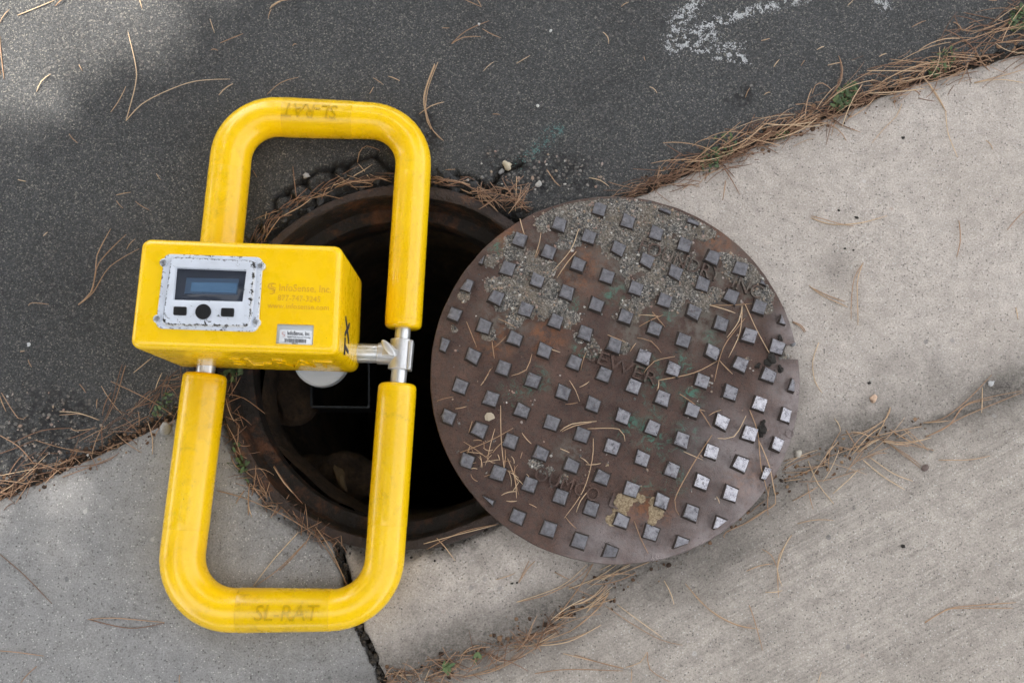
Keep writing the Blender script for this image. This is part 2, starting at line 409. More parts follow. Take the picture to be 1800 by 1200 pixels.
STEP = .0046
_uv0 = np.array([P(900, 600).x, P(900, 600).y])
gu = np.arange(-1.55, 1.55, STEP); gv = np.arange(-1.30, 1.30, STEP)
GU, GV = np.meshgrid(gu, gv, indexing='ij')
GX = _uv0[0]+GU*ju[0]+GV*jv[0]; GY = _uv0[1]+GU*ju[1]+GV*jv[1]
RIM = np.hypot(GX-RCX, GY-RCY)-RR+.008
DJ = pdist(GX, GY, JOINT); DK = pdist(GX, GY, CRACK); DF = pdist(GX, GY, FLOW)
EDGE = fbm(GX, GY, 45, 3)
def field(name, sdf, h, mat, label, attrs, outer=None):
    drop = sstep(.003, -.009, sdf)
    Z = h-.045*drop
    keepv = sdf > -.012
    keepc = keepv[:-1, :-1] & keepv[1:, :-1] & keepv[:-1, 1:] & keepv[1:, 1:]
    idx = -np.ones(GX.shape, dtype=np.int64)
    used = np.zeros(GX.shape, bool)
    used[:-1, :-1] |= keepc; used[1:, :-1] |= keepc; used[:-1, 1:] |= keepc; used[1:, 1:] |= keepc
    idx[used] = np.arange(used.sum())
    V = np.stack([GX[used], GY[used], Z[used]], 1)
    I, J = np.nonzero(keepc)
    Q = np.stack([idx[I, J], idx[I+1, J], idx[I+1, J+1], idx[I, J+1]], 1)
    A = {k: v[used] for k, v in attrs.items()}
    if outer:
        q = len(V); ex = []
        for (u0, u1, v0, v1) in outer:
            for (a, b) in ((u0, v0), (u1, v0), (u1, v1), (u0, v1)):
                ex.append((_uv0[0]+a*ju[0]+b*jv[0], _uv0[1]+a*ju[1]+b*jv[1], -.002))
        V = np.vstack([V, np.array(ex)]); Q = np.vstack([Q, np.arange(len(ex)).reshape(-1, 4)+q])
        A = {k: np.concatenate([v, np.zeros(len(ex))]) for k, v in A.items()}
    o = link(name, mesh_np(V, Q, True, A), mat, kind='structure'); tag(o, label)
    return o
u0, u1, v0, v1 = gu[0], gu[-1], gv[0], gv[-1]
vJ = float(np.dot(JOINT[5]-_uv0, jv)); B = 60
M_ASPH = mat_asphalt()
wear = np.zeros(GX.shape)
for (a, b, r) in [(60, 760, .11), (20, 800, .10), (120, 740, .07), (900, 300, .07), (960, 310, .07), (1010, 300, .06), (870, 285, .05), (1310, 165, .04), (740, 230, .05), (580, 320, .05)]:
    p = P(a, b); wear = np.maximum(wear, sstep(r, r*.3, np.hypot(GX-p.x, GY-p.y)+fbm(GX, GY, 25, 3)*.03))
wear = np.maximum(wear, .30*sstep(.05, .45, fbm(GX, GY, 5, 3)))
rimd = sstep(.05, .012, RIM-.008+EDGE*.012)
crackd = np.zeros(GX.shape)
for c in CRK: crackd = np.maximum(crackd, sstep(.008, .002, np.abs(pdist(GX, GY, c))+EDGE*.003))
field('road', np.minimum(DJ-.008+EDGE*.012, RIM), h_road(GX, GY), M_ASPH, 'dark grey asphalt road surface above the concrete',
      {'wear': wear, 'dirt': np.clip(np.maximum(rimd*.8, crackd), 0, 1)},
      [(-B, B, v1, B), (u1, B, vJ, v1), (-B, u0, vJ, v1)])
HC = h_conc(GX, GY)
fl = np.exp(-(np.abs(DF-.01+EDGE*.02)/.062)**2)*(.70+.5*fbm(GX, GY, 9, 3))
dirt_c = np.clip(np.maximum(fl*.95, sstep(.03, .004, RIM-.008+EDGE*.02)*.9), 0, 1)
dirt_c = np.maximum(dirt_c, .85*sstep(.014, .003, np.abs(DF+.004)+EDGE*.008)); dirt_c = np.maximum(dirt_c, .8*sstep(.020, .0, np.abs(DK)+EDGE*.014)); dirt_c = np.maximum(dirt_c, .5*sstep(.03, .0, np.abs(DJ)+EDGE*.02))
for (a, b, r, k) in [(1480, 480, .05, .35), (1650, 680, .12, .5), (1560, 720, .10, .5), (1250, 960, .12, .6), (1150, 1010, .12, .6), (850, 930, .10, .35), (950, 1100, .12, .45), (1380, 700, .05, .3), (760, 1110, .1, .3)]:
    p = P(a, b); dirt_c = np.maximum(dirt_c, k*sstep(r, r*.2, np.hypot(GX-p.x, GY-p.y)+fbm(GX, GY, 12, 3)*.05))
brm = np.clip(sstep(-.0, -.08, DF)*.95+.12, 0, 1)*(sstep(-.62, -.30, DF+EDGE*.02)*.75+.25)
zero = np.zeros(GX.shape)
M_C1 = mat_concrete('concrete_grey', (.255, .252, .252), (.290, .284, .278))
M_C2 = mat_concrete('concrete_buff', (.395, .352, .315), (.450, .405, .367))
M_C3 = mat_concrete('concrete_broomed', (.345, .308, .274), (.392, .352, .314), broom=.5, ang=jang)
conc = np.minimum(-DJ-.004+EDGE*.004, RIM)
field('gutter_slab', np.minimum(conc, -DK*1.0-.005+EDGE*.006) if False else np.minimum(conc, np.where(True, -DK, 0)-.005+EDGE*.006), HC, M_C1, 'grey concrete slab at the lower left below the asphalt',
      {'dirt': dirt_c*np.where(np.abs(DF) < .1, .6, 1), 'broom': zero}, [(-B, u0, -B, vJ)])
field('gutter_slab', np.minimum(np.minimum(conc, DK-.006+EDGE*.006), DF+.009), HC, M_C2, 'buff concrete gutter slab between the asphalt and the needle filled flow line',
      {'dirt': dirt_c, 'broom': zero}, [(u1, B, 0.0, vJ)])
field('apron', np.minimum(-DF+.016, DK-.006+EDGE*.006), HC-.0016, M_C3, 'broom finished concrete apron at the lower right',
      {'dirt': dirt_c*.9, 'broom': brm}, [(u1, B, -B, 0.0), (u0, u1, -B, v0)])
# soil below the joints
SX = 24; bed = [(RCX+(RR-.004)*math.cos(a*2*math.pi/64), RCY+(RR-.004)*math.sin(a*2*math.pi/64), -.026) for a in range(64)]
bo = [(RCX+3*math.cos(a*2*math.pi/64), RCY+3*math.sin(a*2*math.pi/64), -.026) for a in range(64)]
M_SOIL = Mat('dark_soil'); M_SOIL.set(color=M_SOIL.mix(M_SOIL.ramp(M_SOIL.noise(200, 4, .7), (.35, 0), (.7, 1)), (.012, .010, .008), (.05, .038, .028)), rough=.95, normal=M_SOIL.bump(M_SOIL.noise(260, 4, .7), .8, .004)); M_SOIL = M_SOIL.m
so_ = link('soil', mesh(bed+bo, [(i, 64+i, 64+(i+1) % 64, (i+1) % 64) for i in range(64)]), M_SOIL, kind='structure'); tag(so_, 'dark soil at the bottom of the pavement joints')
sv = []; sf = []
for k in range(len(JOINT)-1):
    nn = 60 if 1 < k < 10 else 4
    for t_ in range(nn):
        c_ = JOINT[k]+(JOINT[k+1]-JOINT[k])*t_/nn
        if math.hypot(c_[0]-RCX, c_[1]-RCY) < RR+.012: c_ = None
        sv.append(c_)
rows = []; V_ = []
for c_ in sv:
    if c_ is None: rows.append(None); continue
    rows.append(len(V_)); 
    for q_, z_ in ((-.026, -.020), (-.012, -.009), (0, -.007), (.014, -.009), (.030, -.020)):
        V_.append((c_[0]+jv[0]*q_, c_[1]+jv[1]*q_, z_+.0035*float(vnoise(np.array([c_[0]*70+q_*60]), np.array([c_[1]*70]))[0])))
for a_, b_ in zip(rows, rows[1:]):
    if a_ is not None and b_ is not None: sf += [(a_+q_, b_+q_, b_+q_+1, a_+q_+1) for q_ in range(4)]
so2 = link('soil', mesh(V_, sf, True), M_SOIL, kind='structure'); tag(so2, 'strip of dark soil filling the joint between asphalt and concrete')

# ------------------------------------------------------------------ manhole ring and shaft
M_RING = mat_ring(); M_PIT = mat_pit()
mh = empty('manhole', (RCX, RCY, -.2), 'open manhole with rusty iron ring and dark shaft under the yellow device', 'manhole')
ring = revolve([(RR, -.06), (RR, .0015), (RR-.003, .004), (RR-.016, .004), (RR-.019, .001), (RR-.022, -.050), (RR-.026, -.058), (RR-.044, -.061), (RR-.048, -.064), (RR-.051, -.088), (RR-.046, -.12), (RR-.042, -.15), (RR-.02, -.16)], RCX, RCY, 220, jit=.0030)
m_ = Mat('shaded_seat_iron'); b_ = m_.noise(60, 5, .7); M_SEAT = m_.set(color=m_.mix(m_.ramp(m_.noise(16, 6, .75), (.50, 0), (.68, 1)), m_.mix(b_, (.005, .004, .004), (.020, .014, .011)), (.11, .042, .018)), rough=.75, normal=m_.bump(m_.math('ADD', b_, m_.noise(26, 4)), 1, .006))  # seat iron darkened: the shade below the lip is put into its colour
ring.materials.append(M_RING); ring.materials.append(M_SEAT); ring.polygons.foreach_set('material_index', [0 if k % 12 < 4 else 1 for k in range(len(ring.polygons))])
link('ring', sharp(ring, 40), None, mh)
shaft = revolve([(RR-.045, -.13)]+[(RR-.042-.01*math.sin(k*1.3)-.008*(k % 2), -.13-k*.07) for k in range(1, 24)], RCX, RCY, 96, jit=.014)
link('shaft', shaft, M_PIT, mh, )
link('shaft_floor', mesh(circ(RCX, RCY, .4, -1.7, 40), [tuple(range(40))]), M_PIT, mh)
def rock(r, seed, sq=(1, 1, 1), sub=2, rough=.35):
    bm = bmesh.new(); bmesh.ops.create_icosphere(bm, subdivisions=sub, radius=1)
    rs = np.random.default_rng(seed); off = rs.random(3)*50
    for v in bm.verts:
        c = v.co.copy(); k = 1+rough*vnoise(np.array([c.x*1.6+off[0]+c.z*.7]), np.array([c.y*1.6+off[1]+c.z*1.1]))[0]
        v.co = Vector((c.x*sq[0]*k*r, c.y*sq[1]*k*r, c.z*sq[2]*k*r))
    me = bpy.data.meshes.new('m'); bm.to_mesh(me); bm.free(); return me
p = P(588, 836, -.30)
o = link('mortar_lump', rock(.075, 3, (1.3, .8, .8), 3, .5), M_PIT, mh); o.location = p
o = link('mortar_lump', rock(.05, 5, (1, .9, .7), 3, .5), M_PIT, mh); o.location = P(510, 700, -.28)
o = link('stone_shard', rock(.022, 8, (.45, 1.3, .4), 2, .5), simple('pale_mortar', (.13, .09, .05), .9), mh); o.location = P(597, 838, -.22); o.rotation_euler = (0, .3, .5)

# ------------------------------------------------------------------ cover
LZ = .040
LC = P(1082, 659, LZ); LR = .5*(P(1408, 660, LZ)-P(757, 660, LZ)).length
def L(px, py): q = P(px, py, LZ); return q
g = lambda lst: [(L(a, b).x, L(a, b).y, r) for a, b, r in lst]
stains = {'green': g([(1153, 672, .035), (1100, 745, .035), (1148, 768, .05), (1150, 700, .03), (1080, 512, .030), (1165, 560, .035), (1200, 640, .03), (940, 668, .035), (1010, 540, .03), (1185, 840, .035), (1130, 862, .03), (1215, 700, .03), (870, 430, .03), (1205, 770, .035), (1140, 640, .03), (900, 690, .03), (1025, 620, .035), (1250, 590, .02)]),
          'orange': g([(1325, 838, .045), (1130, 895, .05), (1300, 850, .04), (870, 600, .05), (900, 420, .04), (1260, 430, .04), (1020, 470, .06), (1170, 900, .03), (960, 590, .05)]),
          'dust': g([(1230, 560, .08), (1180, 480, .10), (1260, 480, .08), (1300, 520, .07), (1080, 480, .05), (960, 480, .10), (1080, 400, .12), (1000, 800, .04), (1110, 580, .05), (890, 560, .07)]),
          'worn': g([(1330, 900, .13), (1390, 790, .12), (1250, 970, .12), (1405, 690, .09), (1150, 985, .09), (1300, 800, .12), (1400, 580, .06), (1060, 960, .09)])}
M_RUST = mat_rust(stains); m_ = Mat('grime_and_side_shade'); M_GRIME_SHADE = m_.set(color=m_.mix(m_.noise(160, 4), (.016, .012, .011), (.042, .028, .022)), rough=.85)  # dark sides of studs and letters: shade painted in together with grime
M_STUD = mat_stud(); M_STUD2 = mat_stud('half_sheen_stud_top', 1.5, .05); M_STUD3 = mat_stud('full_sheen_stud_top', 3.0, .08)  # lighter second and third tops paint in the sky sheen
lid = empty('manhole_cover', (LC.x, LC.y, .005), 'round rusty iron sewer cover slid off its ring onto the concrete', 'manhole cover')
n1 = [L(1411, 600), L(1390, 604), L(1373, 606), L(1372, 628), L(1392, 630), L(1412, 632)]
a_lo = math.atan2(L(1406, 631).y-LC.y, L(1406, 631).x-LC.x); a_hi = math.atan2(L(1402, 600).y-LC.y, L(1402, 600).x-LC.x)
prof = []
N = 220
for i in range(N):
    a = a_hi+(2*math.pi-(a_hi-a_lo))*i/(N-1)
    rr = LR*(1+.0022*vnoise(np.array([math.cos(a)*14+40]), np.array([math.sin(a)*14+40]))[0])
    prof.append(Vector((LC.x+rr*math.cos(a), LC.y+rr*math.sin(a))))
for q in (L(1392, 630.5), L(1374, 629), L(1371, 624), L(1371, 610), L(1375, 606), L(1392, 604)): prof.append(Vector((q.x, q.y)))
sc = lambda k: [Vector((LC.x+(q.x-LC.x)*k, LC.y+(q.y-LC.y)*k)) for q in prof]
loops = [at_z(sc(.985), .0055), at_z(sc(.998), .008), at_z(sc(1), .014), at_z(sc(1), LZ-.005), at_z(sc(.9985), LZ-.0022), at_z(sc(.9955), LZ-.0005), at_z(sc(.991), LZ)]
link('plate', sharp(loft(loops), 40), M_RUST, lid)
# studs on a square lattice, cut by a circle near the rim
SEEN = {0: {-6: (797, 552), -5: (850, 576), -4: (905, 597), -3: (956, 619), -2: (1008, 643), -1: (1061, 662), 0: (1114, 682), 1: (1164, 704), 2: (1215, 723), 3: (1266, 744), 4: (1316, 765), 5: (1367, 783)},
        1: {-5: (830, 628), -4: (884, 648), -3: (937, 668), -2: (990, 690), -1: (1040, 712), 0: (1096, 732), 1: (1147, 753), 2: (1199, 774), 3: (1249, 795), 4: (1301, 813)},
        2: {-5: (808, 678), -4: (866, 701), -3: (918, 723), -2: (970, 743), -1: (1022, 765), 0: (1075, 785), 1: (1128, 806), 2: (1179, 827), 3: (1230, 847), 4: (1284, 865)},
        3: {-4: (841, 755), -3: (897, 776), -2: (951, 795), -1: (1005, 816), 0: (1058, 838), 1: (1111, 857), 2: (1162, 881), 3: (1213, 900)},
        4: {-3: (875, 833), -2: (929, 854), -1: (984, 876), 0: (1038, 896), 1: (1090, 917), 2: (1143, 937)}, 5: {-1: (965, 929), 0: (1019, 950), 1: (1073, 966)},
        -1: {-6: (819, 502), -5: (872, 521), -4: (925, 541), -3: (977, 563), -2: (1031, 586), -1: (1082, 606), 0: (1133, 627), 1: (1183, 648), 2: (1233, 668), 3: (1282, 688), 4: (1332, 708)},
        -2: {-6: (843, 454), -5: (892, 473), -4: (944, 493), -3: (995, 515), -2: (1047, 538), -1: (1098, 559), 0: (1150, 578), 1: (1200, 599), 2: (1250, 620), 3: (1300, 640), 4: (1350, 659)},
        -3: {-5: (913, 422), -4: (963, 445), -3: (1013, 466), -2: (1067, 488), -1: (1117, 508), 0: (1167, 529), 1: (1217, 550), 2: (1267, 571), 3: (1316, 592), 4: (1365, 611)},
        -4: {-5: (935, 379), -4: (982, 398), -3: (1034, 419), -2: (1085, 440), -1: (1135, 460), 0: (1183, 482), 1: (1233, 502), 2: (1282, 523), 3: (1331, 544)}, -5: {-1: (1153, 409), 0: (1203, 430), 1: (1252, 451), 2: (1302, 472)}}
_a = []; _b = []
for j, row in SEEN.items():
    for i, (a, b) in row.items(): _a.append((1, i, j, i*i, i*j, j*j)); q = L(a, b); _b.append((q.x, q.y))
_c = np.linalg.lstsq(np.array(_a, float), np.array(_b), rcond=None)[0]
def lattice(i, j): return Vector(np.array((1, i, j, i*i, i*j, j*j), float) @ _c)
va = Vector(_c[1]); vb = Vector(_c[2]); ea = va.normalized(); eb = vb.normalized()
def clip_circle(poly, c, R, n=72):
    for i in range(n):
        a = 2*math.pi*i/n; nx, ny = math.cos(a), math.sin(a); out = []
        D = [(q.x-c.x)*nx+(q.y-c.y)*ny-R for q in poly]
        for k in range(len(poly)):
            p0, p1, d0, d1 = poly[k-1], poly[k], D[k-1], D[k]
            if (d0 <= 0) != (d1 <= 0): out.append(p0.lerp(p1, d0/(d0-d1)))
            if d1 <= 0: out.append(p1)
        poly = out
        if len(poly) < 3: return []
    return poly
def area(p): return abs(sum(p[i-1].x*p[i].y-p[i].x*p[i-1].y for i in range(len(p))))/2
def stud_mesh(poly, rs):
    """poly: base outline about its own middle"""
    c = sum(poly, Vector((0, 0)))/len(poly); h = .0092+rs.random()*.0022
    j = lambda s: Vector(((rs.random()-.5)*s, (rs.random()-.5)*s))
    if area([p for p in poly]) < 1e-9: return None
    base = [c+(p-c)*1.13+j(.0016) for p in poly]; mid = [c+(p-c)*.98 for p in poly]; top = [c+(p-c)*(.84+.05*rs.random())+j(.0018) for p in poly]; in_ = [c+(p-c)*.60+j(.002) for p in poly]
    n = len(poly); V = [(p.x, p.y, -.0008) for p in base]+[(p.x, p.y, .0014) for p in mid]+[(p.x, p.y, h-.0010-rs.random()*.0014) for p in top]+[(p.x, p.y, h-rs.random()*.0005) for p in in_]
    Fc = []; mi = []
    for l in range(3):
        for k in range(n): Fc.append((l*n+k, l*n+(k+1) % n, (l+1)*n+(k+1) % n, (l+1)*n+k)); mi.append(1 if l == 2 else 0)
    Fc.append(tuple(range(3*n, 4*n))); mi.append(1)
    return mesh(V, Fc, False, mi)
S2 = .0120
def sq(jx=0):
    return [ea*(sx*S2)+eb*(sy*S2) for sx, sy in ((-1, 1), (1, 1), (1, -1), (-1, -1))]
srs = np.random.default_rng(4)
variants = []
for k in range(12):
    pl = [q*(.95+.12*srs.random())+Vector(((srs.random()-.5)*.0026, (srs.random()-.5)*.0026)) for q in sq()]
    me = stud_mesh(pl, srs); me.materials.append(M_GRIME_SHADE); me.materials.append(M_STUD); variants.append(me)
C2 = Vector((LC.x, LC.y))
skip = set()
ns = 0
for i in range(-9, 10):
    for j in range(-9, 10):
        c = lattice(i, j)
        if (c-C2).length > LR+.03: continue
        full = all((c+q-C2).length < LR*.962 for q in sq())
        if full:
            o = link('stud', variants[ns % 12], None, lid); o.location = (c.x, c.y, LZ)
        else:
            pl = clip_circle([c+q for q in sq()], C2, LR*.962)
            if not pl or area(pl) < 3.2e-5: continue
            # merge near points
            q2 = [pl[0]]
            for q in pl[1:]:
                if (q-q2[-1]).length > .0015: q2.append(q)
            if len(q2) < 3: continue
            cc = sum(q2, Vector((0, 0)))/len(q2)
            me = stud_mesh([q-cc for q in q2], srs); me.materials.append(M_GRIME_SHADE); me.materials.append(M_STUD)
            o = link('stud', me, None, lid); o.location = (cc.x, cc.y, LZ)
        sheen_d = (Vector((o.location.x, o.location.y))-Vector(L(1345, 850)[:2])).length/.21+(srs.random()-.5)*.35
        if sheen_d < 1.35:
            o.material_slots[1].link = 'OBJECT'; o.material_slots[1].material = M_STUD3 if sheen_d < .68 else M_STUD2  # painted sheen fades with distance from the lower right rim
        ns += 1

def text_mesh(s, size=1.0, ext=.02, shear=0.0, bold=0.0, space=1.0):
    cu = bpy.data.curves.new('t', 'FONT'); cu.body = s; cu.size = size; cu.extrude = ext; cu.shear = shear; cu.offset = bold
    cu.resolution_u = 3; cu.space_character = space; cu.align_x = 'LEFT'
    ob = bpy.data.objects.new('t', cu); COL.objects.link(ob)
    bpy.context.view_layer.update()
    me = bpy.data.meshes.new_from_object(ob.evaluated_get(bpy.context.evaluated_depsgraph_get()))
    bpy.data.objects.remove(ob); bpy.data.curves.remove(cu); me.materials.clear()
    return me
def fit_text(s, org, ex, ey, width, height, thick, shear=0, bold=0, space=1.0, slices=0, warp=None):
    """text from org along ex, capital height `height`, total width `width`; ez = ex x ey"""
    me = text_mesh(s, 1, .05, shear, bold, space)
    bm = bmesh.new(); bm.from_mesh(me)
    xs = [v.co.x for v in bm.verts]; x0, x1 = min(xs), max(xs); cap = .73
    for v in bm.verts: v.co = Vector(((v.co.x-x0)/(x1-x0)*width, v.co.y/cap*height, (v.co.z/.05+1)/2))
    if slices:
        for k in range(-2, slices+2):
            y = height*k/slices
            bmesh.ops.bisect_plane(bm, geom=bm.verts[:]+bm.edges[:]+bm.faces[:], plane_co=(0, y, 0), plane_no=(0, 1, 0))
    ez = ex.cross(ey)
    for v in bm.verts:
        v.co = warp(v.co) if warp else org+ex*v.co.x+ey*v.co.y+ez*(v.co.z*thick)
    bm.to_mesh(me); bm.free(); me.update(); return me
def V3(v, z=0): return Vector((v.x, v.y, z))
# cast lettering; ey points up in the lettering
EA = V3(ea); EBu = V3(-eb)
def lid_text(s, px0, px1, hgt, name, sp=1.0):
    a = L(*px0); b = L(*px1)
    ex = (b-a).normalized(); ey = Vector((0, 0, 1)).cross(ex)
    me = fit_text(s, Vector((a.x, a.y, LZ-.0005)), ex, ey, (b-a).length, hgt, .0055, bold=.0, space=sp)
    me.materials.append(M_RUST); me.materials.append(M_GRIME_SHADE); me.polygons.foreach_set('material_index', [0 if abs(p_.normal.z) > .7 else 1 for p_ in me.polygons])  # letter sides take the same painted shade as the stud sides
    return link(name, me, None, lid)
lid_text('SEWER', (1029, 631), (1151, 679), .0245, 'lettering')
lid_text('FOUNDRY', (1121, 442), (1263, 498), .026, 'lettering')
lid_text('INC', (1284, 506), (1334, 527), .026, 'lettering')
lid_text('OUMCO', (937, 841), (1049, 883), .025, 'lettering')
lid_text('L', (1069, 888), (1085, 895), .025, 'lettering')
# round chaplet marks
for (a, b) in [(857, 864), (1388, 762), (1140, 978)]:
    q = L(a, b); me = revolve([(.0055, LZ-.0004), (.0058, LZ+.0008), (.0072, LZ+.0008), (.0076, LZ-.0004)], q.x, q.y, 24); link('casting_mark', me, M_RUST, lid)

# asphalt crust baked onto the cover
blobs = [(1000, 372, 40), (1050, 358, 36), (1100, 360, 42), (1150, 372, 40), (1200, 388, 40), (1235, 402, 24), (958, 392, 24), (1050, 395, 40), (1105, 408, 48), (1155, 418, 38), (1010, 405, 34), (1085, 428, 32), (1125, 450, 42), (1160, 470, 46), (1192, 440, 28), (1140, 505, 36), (1188, 510, 34), (1232, 522, 22), (1108, 545, 20), (1215, 485, 22),
         (905, 440, 26), (930, 462, 28), (898, 482, 24), (942, 490, 38), (968, 520, 28), (900, 512, 28), (872, 500, 18), (862, 458, 14), (926, 535, 28), (960, 548, 18), (1000, 562, 24), (982, 532, 22), (905, 562, 18), (1022, 592, 14), (880, 530, 18), (797, 577, 10), (815, 520, 12), (855, 585, 14), (1040, 615, 16), (1095, 612, 14),
         (1290, 470, 24), (1318, 482, 20), (1345, 516, 18), (1332, 492, 14), (1345, 542, 14), (1268, 450, 10), (1255, 520, 16), (945, 815, 13), (966, 826, 9), (992, 838, 8)]
tans = [(1096, 882, 15), (1088, 900, 12), (1115, 872, 10), (1148, 880, 8), (1152, 900, 13), (1146, 917, 9), (1076, 912, 10), (1128, 876, 8)]
def crust(name, blobs, mat, hmax, label, cat):
    bx = np.array([(L(a, b).x, L(a, b).y, r*.00098) for a, b, r in blobs])
    st = .0023
    xs = np.arange(bx[:, 0].min()-.06, bx[:, 0].max()+.06, st); ys = np.arange(bx[:, 1].min()-.06, bx[:, 1].max()+.06, st)
    X, Y = np.meshgrid(xs, ys, indexing='ij'); M = np.zeros(X.shape)
    for x, y, r in bx: M = np.maximum(M, 1-np.hypot(X-x, Y-y)/(r*1.45))
    M = M+fbm(X, Y, 55, 4)*.46-.20+fbm(X, Y, 260, 3)*.14
    inl = np.hypot(X-LC.x, Y-LC.y) < LR*.985
    Z = LZ-.0012+np.clip(M*4, 0, 1)*hmax*(.75+.35*fbm(X, Y, 120, 3)+.3*fbm(X, Y, 420, 2))
    keep = (M > -.02) & inl
    kc = keep[:-1, :-1] & keep[1:, :-1] & keep[:-1, 1:] & keep[1:, 1:]
    us = np.zeros(X.shape, bool); us[:-1, :-1] |= kc; us[1:, :-1] |= kc; us[:-1, 1:] |= kc; us[1:, 1:] |= kc
    idx = -np.ones(X.shape, int); idx[us] = np.arange(us.sum()); I, J = np.nonzero(kc)
    me = mesh_np(np.stack([X[us], Y[us], Z[us]], 1), np.stack([idx[I, J], idx[I+1, J], idx[I+1, J+1], idx[I, J+1]], 1), True)
    o = link(name, me, mat, lid); tag(o, label, None, None, 'stuff')
    ok = (M > .03) & inl
    return X[ok], Y[ok], Z[ok]
m = Mat('asphalt_crust'); vv = m.n('TexVoronoi', {'Vector': m.obj(), 'Scale': 460.0}); gg = m.n('SeparateColor', {0: vv.outputs['Color']})
cc = m.ramp(gg.outputs[0], (0, (.045, .044, .043)), (.35, (.10, .096, .09)), (.65, (.19, .18, .165)), (.88, (.30, .27, .235)), (1, (.44, .41, .37)))
cc = m.mix(m.ramp(m.noise(24, 5), (.42, 0), (.62, .7)), cc, (.19, .155, .12))
M_CRUST = m.set(color=cc, rough=.9, spec=.3, normal=m.bump(vv.outputs['Distance'], -.8 if False else .8, .003))
m = Mat('tan_crust'); M_TAN = m.set(color=m.mix(m.ramp(m.noise(300, 4, .7), (.35, 0), (.65, 1)), (.17, .115, .065), (.44, .35, .23)), rough=.9, normal=m.bump(m.noise(420, 4, .7), .9, .003))
cx_, cy_, cz_ = crust('asphalt_crust', blobs, M_CRUST, .0032, 'patchy grey asphalt residue stuck to the cover', None)
crust('mortar_crust', tans, M_TAN, .0035, 'tan crust between the studs near the rim', None)
def stones(name, X, Y, Z, n, smin, smax, mat, seed, parent=None, label=None, cat=None, bury=.35, flat=.7):
    rs = np.random.default_rng(seed)
    bm = bmesh.new(); bmesh.ops.create_icosphere(bm, subdivisions=1, radius=1)
    base = np.array([v.co[:] for v in bm.verts]); fac = np.array([[v.index for v in f.verts] for f in bm.faces]); bm.free()
    pick = rs.integers(0, len(X), n); nv = len(base)
    s = smin+(smax-smin)*rs.random(n)**3.2
    VV = np.repeat(base[None], n, 0)*(1+.55*(rs.random((n, nv, 1))-.5))
    sc3 = s[:, None, None]*np.stack([.7+.6*rs.random(n), .7+.6*rs.random(n), np.full(n, flat)], 1)[:, None, :]
    VV = VV*sc3; a = rs.random(n)*6.3; ca, sa = np.cos(a)[:, None], np.sin(a)[:, None]
    x = VV[..., 0]*ca-VV[..., 1]*sa; y = VV[..., 0]*sa+VV[..., 1]*ca
    VV = np.stack([x+X[pick][:, None]+(rs.random(n)[:, None]-.5)*.003, y+Y[pick][:, None]+(rs.random(n)[:, None]-.5)*.003, VV[..., 2]+(Z[pick]+s*flat*(1-bury*2))[:, None]], -1)
    Q = (fac[None]+(np.arange(n)*nv)[:, None, None]).reshape(-1, 3)
    me = mesh_np(VV.reshape(-1, 3), Q, False, {'rnd': np.repeat(rs.random(n), nv)})
    o = link(name, me, mat, parent); tag(o, label, cat, None, 'stuff'); return o
M_GRIT = mat_tinted('mixed_grit', [(0, (.05, .05, .052)), (.3, (.11, .105, .10)), (.52, (.20, .19, .175)), (.66, (.33, .25, .18)), (.78, (.30, .20, .165)), (.9, (.38, .36, .33)), (1, (.52, .50, .47))])
stones('grit', cx_, cy_, cz_, 4200, .0005, .0028, M_GRIT, 5, lid, 'pale and pink grit set in the asphalt residue')

# ------------------------------------------------------------------ yellow inspection device
M_Y = mat_yellow(); M_YBOX = mat_yellow('yellow_housing', 1.0, .12, (.91, .580, .002)); M_YT = mat_yellow('tape_wrapped_yellow', .86, .45); M_YTXT = mat_yellow('moulded_yellow', .60, .4); M_YENG = simple('engraved_yellow', (.62, .345, .008), .6)
M_ALU = mat_metal('brushed_aluminium', (.66, .68, .70), .34); M_CHR = mat_metal('cast_zinc', (.58, .58, .59), .40)
M_BLK = simple('black_rubber', (.007, .007, .008), .55, 0, .25); M_INK = simple('black_ink', (.012, .012, .02), .6)
dv = empty('inspection_device', tuple(P(560, 640)), 'yellow sewer testing device with two padded loop handles lying over the manhole', 'testing device')
def upath(c, rl, rr, fil, z=None):
    """U shape: c = four photo points (leg end, corner, corner, leg end); radius goes from rl to rr"""
    W = []
    for k, (a, b) in enumerate(c):
        r = rl if k < 2 else rr; W.append(P(a, b, r))
    pts = [W[0]]
    def line(a, b, n): return [a.lerp(b, i/n) for i in range(1, n+1)]
    for k in (1, 2):
        p = W[k]; a = (W[k-1]-p).normalized(); b = (W[k+1]-p).normalized()
        ang = a.angle(b); t = fil/math.tan(ang/2); s = p+a*t; e = p+b*t; cen = p+(a+b).normalized()*(fil/math.sin(ang/2))
        pts += line(pts[-1], s, 16)
        for i in range(1, 13):
            q = s.lerp(e, i/12); th = i/12
            v1 = s-cen; v2 = e-cen; om = v1.angle(v2)
            pts.append(cen+(v1*math.sin((1-th)*om)+v2*math.sin(th*om))/math.sin(om))
    pts += line(pts[-1], W[3], 16)
    L_ = [0]
    for a, b in zip(pts, pts[1:]): L_.append(L_[-1]+(b-a).length)
    xs = [q.x for q in pts]; x0, x1 = W[0].x, W[3].x
    rad = []
    for q in pts:
        t = min(max((q.x-min(W[0].x, W[1].x))/(max(W[2].x, W[3].x)-min(W[0].x, W[1].x)), 0), 1); rad.append(rl+(rr-rl)*t)
    pts = [Vector((q.x, q.y, r)) for q, r in zip(pts, rad)]
    return pts, rad, L_
RL, RRt = .0374, .0325
up, upr, upl = upath([(384, 480), (414, 203), (731, 216), (708.5, 578)], .0362, .0318, .080)
lo, lor, lol = upath([(361, 657), (309, 1072), (670, 1071), (699, 674)], RL, .0330, .088)
